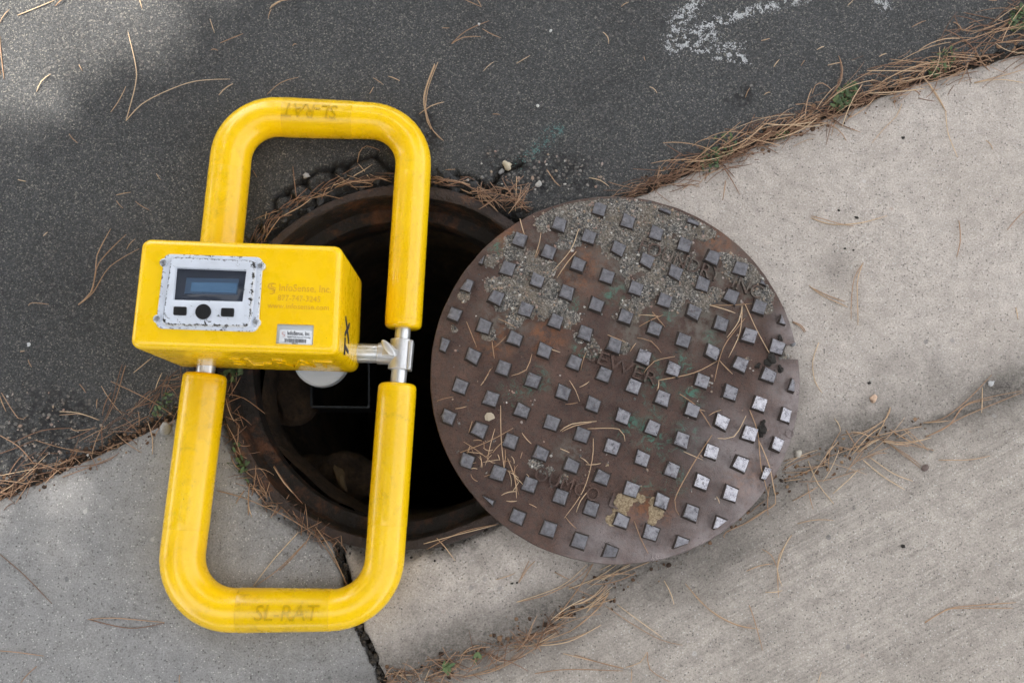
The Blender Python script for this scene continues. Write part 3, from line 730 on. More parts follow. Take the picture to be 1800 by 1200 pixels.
# the paths rest on the ground: their bottom touches z = 0
h_up = link('handle_pad', sweep(up, upr, 32, .008), M_Y, dv); tag(h_up, 'upper padded loop of the frame')
h_lo = link('handle_pad', sweep(lo, lor, 32, .008), M_Y, dv); tag(h_lo, 'lower padded loop of the frame')
def sleeve(pts, rad, lens, a, b, parent, add=.0007, name='tape_wrap'):
    """a..b: fractions of the path"""
    T = lens[-1]; q = []; r = []
    def at(s):
        for i in range(len(lens)-1):
            if lens[i+1] >= s:
                t = (s-lens[i])/(lens[i+1]-lens[i]); return pts[i].lerp(pts[i+1], t), rad[i]+(rad[i+1]-rad[i])*t
        return pts[-1], rad[-1]
    s0, s1 = a*T, b*T; n = max(6, int((s1-s0)/.012))
    for i in range(n+1):
        c, rr = at(s0+(s1-s0)*i/n); q.append(c); r.append(rr+add)
    return link(name, sweep(q, r, 32, .0006), M_YT, parent)
def frac_near(pts, lens, px, py, z=.035):
    t = P(px, py, z); k = min(range(len(pts)), key=lambda i: (pts[i]-t).length); return lens[k]/lens[-1]
fx = lambda x, y: frac_near(up, upl, x, y)
gx = lambda x, y: frac_near(lo, lol, x, y)
sleeve(up, upr, upl, fx(500, 205), fx(625, 212), h_up)
sleeve(up, upr, upl, .012, fx(403, 300), h_up, .0004, 'worn_sleeve'); sleeve(up, upr, upl, fx(725, 300), .985, h_up, .0004, 'worn_sleeve')
sleeve(lo, lor, lol, gx(420, 1072), gx(585, 1071), h_lo)
sleeve(lo, lor, lol, .012, gx(331, 925), h_lo, .0004, 'worn_sleeve'); sleeve(lo, lor, lol, gx(683, 925), .985, h_lo, .0004, 'worn_sleeve')
M_YS = mat_yellow('worn_yellow', .95, .40, spot=.47)
for o in h_up.children[:] if False else [x for x in COL.objects if x.name.startswith('worn_sleeve')]: o.data.materials.clear(); o.data.materials.append(M_YS)
def bar_text(s, pa, pb, pts, rad, parent, hgt=.027):
    """raised lettering wrapped round a level bar between photo points pa and pb (bar axis)"""
    def near(px, py):
        t = P(px, py, .035); best = None
        for k in range(len(pts)-1):
            d = pts[k+1]-pts[k]; f = min(max((t-pts[k]).dot(d)/d.dot(d), 0), 1); q = pts[k]+d*f; e = (q-t).length
            if best is None or e < best[0]: best = (e, q, rad[k]+(rad[k+1]-rad[k])*f)
        return best[1], best[2]
    a, ra = near(*pa); b, rb = near(*pb); wd = (b-a).length; ex = (b-a).normalized(); up_ = Vector((0, 0, 1)); side = up_.cross(ex)
    def warp(c):
        R0 = ra+(rb-ra)*c.x/wd+.0007; th = (c.y-hgt/2)/R0; rr = R0-.0006+c.z*.0019
        return a+ex*c.x+side*(rr*math.sin(th))+up_*(rr*math.cos(th))
    me = fit_text(s, a, ex, side, wd, hgt, 1, shear=.18, bold=.0, slices=12, warp=warp)
    return link('lettering', me, M_YTXT, parent)
bar_text('SL-RAT', (598, 209), (502, 203), up, upr, h_up)
bar_text('SL-RAT', (456, 1074), (568, 1072), lo, lor, h_lo)
# tubes and tee
def bar(name, a, b, r, mat, parent, cap=.001, n=24):
    pts = [a.lerp(b, i/4) for i in range(5)]; return link(name, sweep(pts, [r]*5, n, cap), mat, parent)
bar('tube', P(386, 470, .0365), P(360, 662, .0370), .0160, M_ALU, dv)
bar('tube', P(710, 560, .0320), P(698.5, 690, .0328), .0138, M_ALU, dv)
tee = link('tee_clamp', sweep([P(707, 597, .0322).lerp(P(702.5, 650, .0326), i/6) for i in range(7)], [.0205]*7, 28, .0015), M_CHR, dv)
link('clamp_collar', sweep([P(664, 621, .034).lerp(P(700, 623, .0325), i/4) for i in range(5)], [.0188, .0188, .0188, .0198, .0200], 24, .001), M_CHR, tee)
bar('tube', P(600, 620, .036), P(670, 621.5, .034), .0168, M_ALU, dv)
qf = [P(719, 598, .045), P(726.5, 599, .045), P(722, 650, .045), P(715, 650, .045)]
link('clamp_flange', slab(qf, .002, .020, .050, .002), M_CHR, tee)
qb = [P(672, 612, .05), P(704, 613, .05), P(703, 627, .05), P(671, 626, .05)]
link('clamp_lug', slab(qb, .003, .034, .0525, .002), M_CHR, tee)
lv = P(683, 612, .066); la = Vector((P(693, 628, .066)-P(669, 598, .066))); la.z = 0; la.normalize(); lb = Vector((-la.y, la.x, 0))
lev = [[lv+la*(.0185*s*math.cos(2*math.pi*i/28))+lb*(.0066*s*math.sin(2*math.pi*i/28))+Vector((0, 0, z)) for i in range(28)] for s, z in ((.8, -.003), (.97, -.0018), (1, 0), (.95, .0018), (.7, .0026))]
link('lever', loft(lev), M_CHR, tee)
link('lever_bolt', loft([circ(lv.x, lv.y, .004, .045, 16), circ(lv.x, lv.y, .004, .065, 16)]), M_CHR, tee)
# housing
ZT, ZB = .245, .016
BC = [P(248, 418, ZT), P(602, 431, ZT), P(594, 623, ZT), P(226, 611, ZT)]
BC = [Vector((q.x, q.y)) for q in BC]
loops = []
for k in range(5):
    th = k/4*math.pi/2; d = .008*(1-math.sin(th)); loops.append(at_z(rquad(inset(BC, d), .014-d*.5, 8), ZB+.008*(1-math.cos(th))))
loops.append(at_z(rquad(BC, .014, 8), ZT-.011))
for k in range(1, 7):
    th = k/6*math.pi/2; d = .011*(1-math.cos(th)); loops.append(at_z(rquad(inset(BC, d), .014-d*.6, 8), ZT-.011+.011*math.sin(th)))
box = link('housing', sharp(loft(loops), 50), M_YBOX, dv); tag(box, 'bright yellow moulded housing of the device')
BX = V3((BC[1]-BC[0]+BC[2]-BC[3])).normalized(); BY = Vector((0, 0, 1)).cross(BX)
T = lambda a, b, dz=0: P(a, b, ZT+dz)
def qd(pts, dz=0): return [Vector((T(a, b, dz).x, T(a, b, dz).y)) for a, b in pts]
# bezel: flange + raised frame + sunken screen
bz = empty  # (placeholder name kept free)
M_CHIP = mat_chipped()
def lofta(loops, wearv, mat, name, parent, cap0=False, cap1=False):
    me = loft(loops, cap0, cap1); at = me.attributes.new('wear', 'FLOAT', 'POINT')
    n = len(loops[0]); at.data.foreach_set('value', np.repeat(np.array(wearv, dtype=np.float32), n)); sharp(me, 35)
    return link(name, me, mat, parent)
fq = qd([(289, 446), (462, 452), (453, 583), (273, 577)], .004)
R_ = lambda q, r, z: at_z(rquad(q, r, 7), z)
bezel = lofta([R_(fq, .010, ZT-.001), R_(fq, .010, ZT+.0035), R_(inset(fq, .0008), .0095, ZT+.0046), R_(inset(fq, .002), .009, ZT+.005), R_(inset(fq, .008), .006, ZT+.005)], [.25, .35, .55, .35, .1], M_CHIP, 'bezel', box, cap1=True)
tag(bezel, 'chipped white display bezel')
ZP = ZT+.0125
pq = qd([(301, 452), (447, 459), (437, 572), (285, 569)], .0125)
sq_ = qd([(309, 470), (432, 475), (425, 529), (304, 526)], .0125)
def ridge(): return [R_(inset(pq, -.003), .008, ZT+.0045), R_(inset(pq, -.0006), .008, ZP-.0015), R_(pq, .0075, ZP-.0003), R_(inset(pq, .0018), .007, ZP), R_(inset(sq_, -.004), .003, ZP), R_(inset(sq_, -.001), .0015, ZP-.0012), R_(inset(sq_, .0006), .001, ZP-.0065)]
lofta(ridge(), [.2, .65, .75, .4, -.1, .25, 0], M_CHIP, 'face_plate', bezel)
M_GLASS = Mat('tinted_screen_window'); M_GLASS = M_GLASS.set(color=(.034, .040, .056), rough=.16, spec=.4)
scr = link('screen', loft([R_(inset(sq_, -.001), .0015, ZP-.007), R_(inset(sq_, -.001), .0015, ZP-.006)]), M_GLASS, bezel)
l2 = qd([(328, 488), (420, 490), (417, 518), (324, 516)], .007); l3 = qd([(337, 496), (417.5, 497.5), (415, 515), (335, 512.5)], .007)
link('display_frame', loft([at_z(l2, ZP-.0059), at_z(l2, ZP-.0056)], smooth=False), simple('display_frame_blue', (.050, .078, .125), .3), scr)
m = Mat('blue_lcd'); M_LCD = m.set(color=m.mix(m.noise(60, 3), (.065, .125, .215), (.090, .160, .255)), rough=.22)
link('display', loft([at_z(l3, ZP-.0055), at_z(l3, ZP-.0052)], smooth=False), M_LCD, scr)
bq = lambda cx, cy, w_, h_: qd([(cx-w_, cy-h_), (cx+w_, cy-h_+.8), (cx+w_-.8, cy+h_), (cx-w_-.8, cy+h_-.8)], .0125)
link('button', slab(bq(317, 546.5, 11.5, 8), .0022, ZP-.001, ZP+.0022, .0015), M_BLK, bezel)
link('button', slab(bq(400.5, 549, 11.5, 8), .0022, ZP-.001, ZP+.0022, .0015), M_BLK, bezel)
q = T(357.5, 548, .0125); link('button', sharp(loft([circ(q.x, q.y, .0118, ZP-.001, 32), circ(q.x, q.y, .0118, ZP+.0018, 32), circ(q.x, q.y, .0108, ZP+.0028, 32), circ(q.x, q.y, .006, ZP+.0032, 32)])), M_BLK, bezel)
M_SCR = mat_metal('screw_steel', (.45, .46, .48), .35)
for (a, b) in [(287.5, 461), (458, 467), (276, 560), (449.5, 566)]:
    q = T(a, b, .007)
    lug = link('screw_lug', sharp(loft([circ(q.x, q.y, .0066, ZT+.000, 20), circ(q.x, q.y, .0066, ZT+.0055, 20), circ(q.x, q.y, .0056, ZT+.0064, 20)])), None, bezel)
    at = lug.data.attributes.new('wear', 'FLOAT', 'POINT'); at.data.foreach_set('value', [.35]*len(lug.data.vertices)); lug.data.materials.append(M_CHIP)
    s_ = link('screw', sharp(loft([circ(q.x, q.y, .0042, ZT+.006, 18), circ(q.x, q.y, .0042, ZT+.0074, 18), circ(q.x, q.y, .0036, ZT+.0080, 18), circ(q.x, q.y, .0019, ZT+.0080, 18), circ(q.x, q.y, .0019, ZT+.0068, 18)])), M_SCR, bezel)
# engraved company text on the top
def top_text(s, a, b, cap, name='engraved_text', mat=M_YENG, th=.0004, dz=0, bold=0, parent=None):
    A = T(*a, dz); Bp = T(*b, dz); return link(name, fit_text(s, A, (Bp-A).normalized(), Vector((0, 0, 1)).cross((Bp-A).normalized()), (Bp-A).length, cap, th, bold=bold), mat, parent or box)
top_text('InfoSense, Inc.', (491, 511), (582, 514.5), .0115)
top_text('877-747-3245', (488, 528), (563, 531), .0095)
top_text('www.infosense.com', (470, 541), (578, 545), .0085)
def ribbon(pts, wd, z0, z1):
    V = []; n = len(pts)
    for i, q in enumerate(pts):
        t = (pts[min(i+1, n-1)]-pts[max(i-1, 0)]).normalized(); s = Vector((-t.y, t.x)); ww = wd[i] if isinstance(wd, list) else wd
        for (k, z) in ((1, z0), (-1, z0), (-1, z1), (1, z1)): V.append((q.x+s.x*ww*k, q.y+s.y*ww*k, z))
    Fc = [(0, 1, 2, 3), (4*n-1, 4*n-2, 4*n-3, 4*n-4)]
    for i in range(n-1):
        for k in range(4): Fc.append((4*i+k, 4*i+4+k, 4*i+4+(k+1) % 4, 4*i+(k+1) % 4))
    return mesh(V, Fc)
def swirl(cx, cy, k, dz, mat, parent, z0, z1):
    pts = [(6, -7), (0, -8), (-5, -6), (-6, -2), (-3, 1), (2, 2), (5, 4), (4, 8), (0, 10), (-4, 10)]; w2 = [.0003, .0006, .0009, .0011, .0012, .0012, .0010, .0008, .0007, .0003]
    P_ = [Vector((T(cx+a*k, cy+b*k, dz).x, T(cx+a*k, cy+b*k, dz).y)) for a, b in pts]
    link('emblem', ribbon(P_, [x*k for x in w2], z0, z1), mat, parent)
swirl(478, 506, 1.05, 0, M_YENG, box, ZT, ZT+.0004); swirl(481, 504, .7, 0, M_YENG, box, ZT, ZT+.0004)
# window with the serial sticker
wq = qd([(487.5, 569.5), (551.5, 571.5), (550, 606.5), (485, 604)])
M_LG = simple('grey_window', (.42, .45, .48), .4)
win = link('label_window', loft([R_(wq, .0015, ZT-.001), R_(wq, .0015, ZT+.0003)]), M_LG, box)
fr = lambda q: [R_(inset(q, -.0016), .003, ZT-.0004), R_(inset(q, -.0014), .003, ZT+.0010), R_(inset(q, -.0004), .0018, ZT+.0012), R_(q, .0015, ZT+.0002)]
link('window_rim', sharp(loft(fr(wq), False, False)), M_YBOX, win)
kq = qd([(492, 579), (549, 581.5), (548, 606), (490.5, 603.5)])
M_STK = simple('sticker_white', (.66, .68, .72), .45)
stk = link('sticker', loft([R_(kq, .002, ZT+.0003), R_(kq, .002, ZT+.0006)]), M_STK, win)
top_text('InfoSense, Inc', (505, 588.0), (544, 589.8), .0062, 'print', M_INK, .0002, .0007, .01, stk)
top_text('Sensibly Simple Inspection Technology', (505, 592.5), (546, 594.3), .0022, 'print', M_INK, .0002, .0007, 0, stk)
top_text('000213', (513, 604.0), (523, 604.5), .0022, 'print', M_INK, .0002, .0007, 0, stk)
swirl(498.5, 587, .45, 0, simple('emblem_rose', (.42, .20, .18), .5), stk, ZT+.0006, ZT+.0009)
brs = random.Random(3); V = []; Fc = []; u = 0.0
A0 = T(500, 594.8); A1 = T(539, 596.4); D0 = T(499.6, 601.2)-A0; DX = A1-A0
while u < .985:
    wd = brs.choice([.012, .012, .02, .03]); 
    for (uu, kk) in ((u, 0), (min(u+wd, 1), 0), (min(u+wd, 1), 1), (u, 1)):
        q = A0+DX*uu+D0*kk; V.append((q.x, q.y, ZT+.0009))
    k = len(V)-4; Fc.append((k+3, k+2, k+1, k)); u += wd+brs.choice([.010, .014, .022])
link('barcode', mesh(V, Fc), M_INK, stk)
# side marking and front lettering
rq = rquad(BC, .014, 8)
xr = lambda t: V3(BC[1].lerp(BC[2], t))
RX = (xr(1)-xr(0)).normalized(); RN = Vector((RX.y*-1, RX.x, 0)); RN = RN if RN.x > 0 else -RN
org = xr(.955)+Vector((0, 0, .150))+RN*.0002
link('marking', fit_text('TX', org, -RX, Vector((0, 0, 1)), .062, .042, .0014, shear=.15, bold=.006), simple('navy_marking', (.010, .012, .035), .5), box)
FX = V3(BC[2]-BC[3]).normalized(); FN = Vector((FX.y, -FX.x, 0)); FN = FN if FN.y < 0 else -FN
org = V3(BC[3].lerp(BC[2], .38))+Vector((0, 0, .085))+FN*.0002
link('lettering', fit_text('SL-RAT', org, FX, Vector((0, 0, 1)), .175, .085, .0018, shear=.22, bold=.0), M_YBOX, box)
# underside sounder in the shaft
q = P(563, 630, -.045); rz = .050
dsc = link('sounder_cap', sharp(loft([circ(q.x, q.y, rz, -.075, 48), circ(q.x, q.y, rz, -.049, 48), circ(q.x, q.y, rz-.004, -.045, 48)])), simple('white_plastic', (.62, .64, .66), .5), dv)
link('sounder_post', loft([circ(q.x-.005, q.y+.02, .024, -.05, 24), circ(q.x-.005, q.y+.02, .024, .02, 24)]), M_BLK, dv)
kq_ = [P(545, 600, -.13), P(650, 602, -.13), P(650, 717, -.13), P(545, 716, -.13)]
kq_ = [Vector((v.x, v.y)) for v in kq_]
wl = [at_z(rquad(kq_, .004, 5), -.24), at_z(rquad(kq_, .004, 5), -.14), at_z(rquad(inset(kq_, .004), .003, 5), -.14), at_z(rquad(inset(kq_, .004), .003, 5), -.24)]
cs = link('sounder_casing', sharp(loft(wl, False, False)), simple('matt_black', (.006, .006, .007), .5, 0, .3), dv)
cr_ = [at_z(rquad(kq_, .004, 5), -.141), at_z(rquad(kq_, .004, 5), -.132), at_z(rquad(inset(kq_, .0035), .003, 5), -.130), at_z(rquad(inset(kq_, .0035), .003, 5), -.141)]
link('casing_rim', sharp(loft(cr_, False, False)), simple('grey_rim', (.030, .032, .036), .22), cs)
link('sounder_stem', loft([circ(q.x, q.y, .03, -.15, 24), circ(q.x, q.y, .03, -.07, 24)]), M_BLK, dv)
# ------------------------------------------------------------------ loose stones and paint on the road
def area_pts(blobs, n, seed):
    rs = np.random.default_rng(seed); out = []
    for a, b, r, k in blobs:
        p = P(a, b); m_ = int(n*k)
        rad = r*np.sqrt(rs.random(m_)); t = rs.random(m_)*6.283
        out.append(np.stack([p.x+rad*np.cos(t)*1.2, p.y+rad*np.sin(t)*.8], 1))
    A = np.vstack(out); ok = (np.hypot(A[:, 0]-RCX, A[:, 1]-RCY) > RR+.006) & (pdist(A[:, 0], A[:, 1], JOINT) > -.004)
    A = A[ok]; return A[:, 0], A[:, 1], h_road(A[:, 0], A[:, 1])
X, Y, Z = area_pts([(895, 295, .05, .3), (950, 312, .06, .3), (1010, 305, .05, .2), (860, 325, .04, .2)], 900, 1)
stones('gravel', X, Y, Z, 200, .0006, .0036, M_GRIT, 21, None, 'loose pale grit on broken asphalt above the cover', 'gravel')
X, Y, Z = area_pts([(40, 740, .09, .4), (20, 820, .08, .3), (110, 770, .07, .3)], 900, 2)
stones('gravel', X, Y, Z, 360, .0006, .0034, M_GRIT, 22, None, 'loose pale grit on asphalt at the left edge of the picture', 'gravel')
M_TAR = mat_tinted('asphalt_crumb', [(0, (.020, .020, .021)), (.6, (.045, .045, .047)), (1, (.09, .088, .085))])
a = rng.random(900)*6.283; rr = RR+.006+.035*rng.random(900)**1.6
X = RCX+rr*np.cos(a); Y = RCY+rr*np.sin(a); ok = (pdist(X, Y, JOINT) > 0); X, Y = X[ok], Y[ok]
stones('asphalt_crumbs', X, Y, h_road(X, Y), 520, .0015, .009, M_TAR, 23, None, 'dark broken asphalt crumbs along the upper edge of the manhole ring', 'rubble')
a = rng.random(1500)*6.283; rr = RR+.004+.022*rng.random(1500)**1.5
X = RCX+rr*np.cos(a); Y = RCY+rr*np.sin(a); ok = (pdist(X, Y, JOINT) < 0); X, Y = X[ok], Y[ok]
K2 = P2([(575, 905), (590, 955), (602, 990), (612, 1030), (634, 1112), (655, 1152), (675, 1205)])
t = rng.random(500)*(len(K2)-1.001); i = t.astype(int); fr_ = (t-i)[:, None]; kk = K2[i]*(1-fr_)+K2[i+1]*fr_+(rng.random((500, 2))-.5)*np.array([.016, .01])*(1+2.0*(t < 1.5))[:, None]
X = np.concatenate([X, kk[:, 0]]); Y = np.concatenate([Y, kk[:, 1]]); ok = np.hypot(X-RCX, Y-RCY) > RR+.003; X, Y = X[ok], Y[ok]
stones('soil_crumbs', X, Y, h_conc(X, Y)-.004, 900, .0010, .0055, mat_tinted('soil_crumb', [(0, (.010, .009, .008)), (.7, (.028, .023, .018)), (1, (.075, .06, .045))]), 24, None, 'black soil crumbs between the ring, the slab crack and the concrete', 'soil')
peb = [(538, 308, .0065, (.36, .35, .34), 'round pale pebble in the asphalt crack inside the upper handle loop'), (947, 324, .0070, (.36, .35, .33), 'pale pebble on the broken asphalt just above the cover'),
       (892, 291, .0090, (.46, .40, .30), 'tan upright stone chip left of the teal paint smear'), (882, 297, .0070, (.42, .41, .40), 'white stone chip beside the tan chip on the asphalt'),
       (51, 605, .0035, (.62, .64, .68), 'small white chip on the asphalt left of the device'), (1627, 821, .0075, (.13, .095, .085), 'dark brown stone in the gutter needles at the right'),
       (1536, 700, .0070, (.52, .36, .26), 'orange tan pebble on the buff concrete right of the cover'), (1393, 604, .0060, (.20, .20, .21), 'grey pebble at the notch of the cover'),
       (968, 55, .0028, (.62, .62, .60), 'tiny white chip on the asphalt near the top middle'), (945, 186, .0028, (.66, .66, .64), 'tiny white chip on the asphalt above the teal smear'),
       (842, 43, .0030, (.60, .58, .56), 'tiny pale chip beside a thin needle near the top middle'), (1405, 796, .0070, (.48, .44, .38), 'pale pebble on the concrete at the right rim of the cover'),
       (1744, 672, .0060, (.42, .42, .43), 'white pebble above the gutter needles at the right edge'), (290, 755, .0115, (.30, .295, .285), 'grey stone lodged in the joint needles left of the device')]
for k, (a, b, r, c, lab) in enumerate(peb):
    p = P(a, b); me = rock(r, 60+k, (1, .85, .7), 2, .45); me.polygons.foreach_set('use_smooth', [True]*len(me.polygons))
    mm = Mat('pebble_stone'); mm = mm.set(color=mm.mix(.6, c, mm.ramp(mm.noise(400, 4), (.3, .65), (.7, 1.2)), 'MULTIPLY'), rough=.8)
    o = link('pebble', me, mm, None, lab, 'pebble', 'loose pebbles on the pavement'); o.location = (p.x, p.y, ground_z(p.x, p.y)+r*.35); o.rotation_euler = (0, 0, k*1.3)
p = P(893, 292); 
M_CLOD = Mat('black_humus'); M_CLOD = M_CLOD.set(color=M_CLOD.mix(M_CLOD.noise(300, 4), (.006, .006, .006), (.03, .025, .02)), rough=.95)
for (a, b, r, lab) in [(1353, 634, .0075, 'black crumbly clod beside a stud near the notch of the cover'), (1372, 648, .0048, 'small black clod between the notch and the rim of the cover'), (1332, 643, .004, 'tiny black clod left of the larger clods near the notch'),
                       (1338, 757, .0075, 'black clod under long needles on the right side of the cover'), (1341, 742, .0042, 'small black clod above the long needles on the cover'), (1371, 594, .004, 'tiny black clod on the cover above the notch')]:
    p = L(a, b); me = rock(r, int(a), (1, 1.1, .6), 3, .9); o = link('clod', me, M_CLOD, None, lab, 'clod', 'black clods on the cover'); o.location = (p.x, p.y, LZ+r*.3)
for (a, b, r, lab) in [(1485, 437, .0030, 'dark crumb on the buff concrete above a pair of needles'), (1500, 440, .0028, 'dark crumb just right of another on the buff concrete'), (1587, 243, .0045, 'dark seed like crumb on the pale concrete at the upper right'), (1505, 383, .0050, 'dark crumb at a long needle on the pale concrete'), (1474, 370, .0035, 'small dark crumb on the pale concrete below the joint'), (1528, 673, .0042, 'dark crumb on the concrete right of the cover'), (1587, 960, .0052, 'black crumb in a pit of the broomed apron'), (900, 1025, .0030, 'left one of two dark crumbs on the buff slab below the cover'), (909, 1024, .0030, 'right one of two dark crumbs on the buff slab below the cover')]:
    p = P(a, b); o = link('crumb', rock(r*.7, int(a), (1, .8, .6), 2, .6), M_CLOD, None, lab, 'crumb', 'dark crumbs on the concrete'); o.location = (p.x, p.y, ground_z(p.x, p.y)+r*.3)
# torn leaf scrap and tan crumbs on the cover
p = L(861, 732); o = link('leaf_scrap', mesh([(-.008, -.006, .004), (-.002, -.008, .006), (.009, -.003, .004), (.007, .003, .007), (.002, .007, .005), (-.005, .006, .008), (-.009, .001, .005)], [(0, 1, 2, 3, 4, 5, 6)]), simple('dry_leaf', (.38, .32, .24), .8), None, 'torn pale scrap of leaf on the left side of the cover', 'leaf scrap'); o.location = (p.x, p.y, LZ)

def flecks(name, strokes, dens, mat, label, cat, seed):
    rs = np.random.default_rng(seed); C = []
    for pts, wd, k in strokes:
        W = P2(pts); seg = np.hypot(*(W[1:]-W[:-1]).T); tot = seg.sum(); n = int(tot*1000*wd*dens*k*.9)
        cs_ = np.concatenate([[0], np.cumsum(seg)]); s = rs.random(n)*tot; i = np.clip(np.searchsorted(cs_, s, 'right')-1, 0, len(seg)-1); t = ((s-cs_[i])/seg[i])[:, None]
        c = W[i]*(1-t)+W[i+1]*t+rs.normal(size=(n, 2))*wd*.00040
        C.append(c[vnoise(c[:, 0]*160, c[:, 1]*160)*.6+vnoise(c[:, 0]*420, c[:, 1]*420)*.5 > .10])
    C = np.vstack(C); n = len(C); Z = h_road(C[:, 0], C[:, 1])+.001+rs.random(n)*.0003
    r = (.0003+.0008*rs.random(n)**1.8)[:, None]*(.5+.8*rs.random((n, 5))); a = rs.random(n)[:, None]*6.28+np.arange(5)*6.2832/5
    V = np.stack([C[:, :1]+r*np.cos(a), C[:, 1:]+r*np.sin(a), np.repeat(Z[:, None], 5, 1)], -1).reshape(-1, 3)
    return link(name, mesh_np(V, np.arange(n*5).reshape(-1, 5), False), mat, None, label, cat)
M_WP = simple('white_spray_paint', (.46, .47, .48), .85); M_TEAL = simple('teal_spray_paint', (.10, .21, .20), .8)
flecks('paint_mark', [([(1176, 72), (1192, 38), (1230, -4)], 20, 1.1), ([(1196, 70), (1250, 42), (1320, 20), (1425, -6)], 13, 1.5), ([(1172, 88), (1212, 80), (1260, 98), (1312, 106)], 15, 1.0), ([(1200, 76), (1262, 62)], 14, .9), ([(1262, 82), (1312, 82)], 12, .7), ([(1290, 92), (1316, 110)], 10, .7)], 1.6, M_WP, 'white spray painted arrowhead on the asphalt at the top right', 'paint mark', 3)
flecks('paint_mark', [([(1538, -8), (1548, 4), (1560, 16)], 16, 1.3)], 1.6, M_WP, 'short stub of white spray paint at the top edge of the asphalt', 'paint mark', 4)
flecks('paint_mark', [([(985, 225), (965, 240), (945, 262), (912, 288)], 16, .45), ([(960, 235), (985, 232)], 14, .4)], 1.6, M_TEAL, 'faded teal paint smear on the asphalt above the cover', 'paint mark', 5)

# ------------------------------------------------------------------ pine needles
M_NA = mat_needle('dry_needle', (.30, .175, .10), (.44, .29, .175), (.58, .43, .28))
M_NB = mat_needle('old_needle', (.11, .058, .036), (.23, .125, .075), (.41, .265, .165))
def crom(pts, step):
    n = len(pts); out = []
    if n == 2:
        L_ = (pts[1]-pts[0]).length; k = max(3, int(L_/step)); b_ = Vector((-(pts[1]-pts[0]).y, (pts[1]-pts[0]).x))*(random.random()-.5)*.12
        return [pts[0].lerp(pts[1], i/k)+b_*math.sin(math.pi*i/k) for i in range(k+1)]
    for i in range(n-1):
        p0, p1, p2, p3 = pts[max(i-1, 0)], pts[i], pts[i+1], pts[min(i+2, n-1)]
        k = max(2, int((p2-p1).length/step))
        for j in range(k):
            t = j/k; out.append(.5*((2*p1)+(-p0+p2)*t+(2*p0-5*p1+4*p2-p3)*t*t+(-p0+3*p1-3*p2+p3)*t*t*t))
    out.append(pts[-1]); return out
def tube4(V, Q, A, pts, r, rnd):
    n = len(pts); b0 = len(V)
    for i, p in enumerate(pts):
        t = (pts[min(i+1, n-1)]-pts[max(i-1, 0)]); t = t.normalized() if t.length else Vector((1, 0, 0))
        s = Vector((-t.y, t.x, 0)); s = s.normalized() if s.length > 1e-5 else Vector((1, 0, 0)); u = t.cross(s)
        f = i/(n-1); rr_ = r*(.55+.45*min(1, (1-f)*4))*(1 if i else .8)
        for k in range(4):
            a_ = math.pi/4+k*math.pi/2; q = p+s*(math.cos(a_)*rr_)+u*(math.sin(a_)*rr_*.8); V.append(q[:]); A.append(rnd)
    for i in range(n-1):
        for k in range(4): Q.append((b0+4*i+k, b0+4*i+(k+1) % 4, b0+4*i+4+(k+1) % 4, b0+4*i+4+k))
    Q.append((b0+3, b0+2, b0+1, b0)); e = b0+4*(n-1); Q.append((e, e+1, e+2, e+3))
def needle_obj(poly, base, mat, label, group, r=.00092, lift=None):
    z_lid = base == 'lid'
    pl = [P(a, b, LZ+.004 if z_lid else 0) for a, b in poly]; P2d = [Vector((q.x, q.y)) for q in pl]
    C = crom(P2d, .011); n = len(C); lift = random.uniform(.001, .005) if lift is None else lift
    X = np.array([q.x for q in C]); Y = np.array([q.y for q in C])
    if z_lid: G = np.full(n, LZ+.0015)
    else:
        dj = pdist(X, Y, JOINT); G = np.where(dj > 0, h_road(X, Y), h_conc(X, Y)); G = np.maximum(G, np.convolve(np.pad(G, 2, mode='edge'), np.ones(5)/5, 'valid'))
        rr_ = np.hypot(X-RCX, Y-RCY); G = np.where(rr_ < RR+.02, np.maximum(G, .004), G)
    pts = []
    for i, q in enumerate(C):
        z = G[i]+r*1.1+lift*math.sin(math.pi*i/(n-1))
        pts.append(Vector((q.x, q.y, z)))
    V = []; Q = []; A = []; tube4(V, Q, A, pts, r*random.uniform(.85, 1.15), random.random())
    me = mesh(V, Q, True); at = me.attributes.new('rnd', 'FLOAT', 'POINT'); at.data.foreach_set('value', A)
    return link('pine_needle', me, mat, None, label, 'pine needle', group)
T_ = {}
T_['road_ul'] = [[(222, 213), (240, 150), (240, 115), (226, 58)], [(222, 213), (250, 185), (295, 162), (345, 145), (405, 140)], [(195, 198), (222, 153)], [(32, 28), (60, 18), (97, 2)], [(0, 42), (17, 18)], [(98, 12), (118, -4)], [(0, 65), (3, 95), (8, 140)], [(-1, 112), (2, 132)], [(65, 162), (75, 145), (90, 131)], [(245, -4), (251, 17)], [(475, 17), (490, 6), (545, -2)], [(472, 35), (478, 18)], [(476, 16), (500, 3), (520, -3)], [(388, 77), (428, 61)], [(370, 35), (378, 60)], [(470, 167), (495, 148), (525, 137)], [(385, 168), (410, 148)], [(122, 236), (137, 252)], [(204, 343), (230, 338)], [(205, 353), (216, 366)], [(238, 354), (262, 369)], [(275, 305), (282, 316)], [(515, 82), (522, 79)], [(372, 89), (384, 90)], [(32, 316), (46, 319)], [(140, 115), (146, 126)], [(445, 300), (452, 312)]]
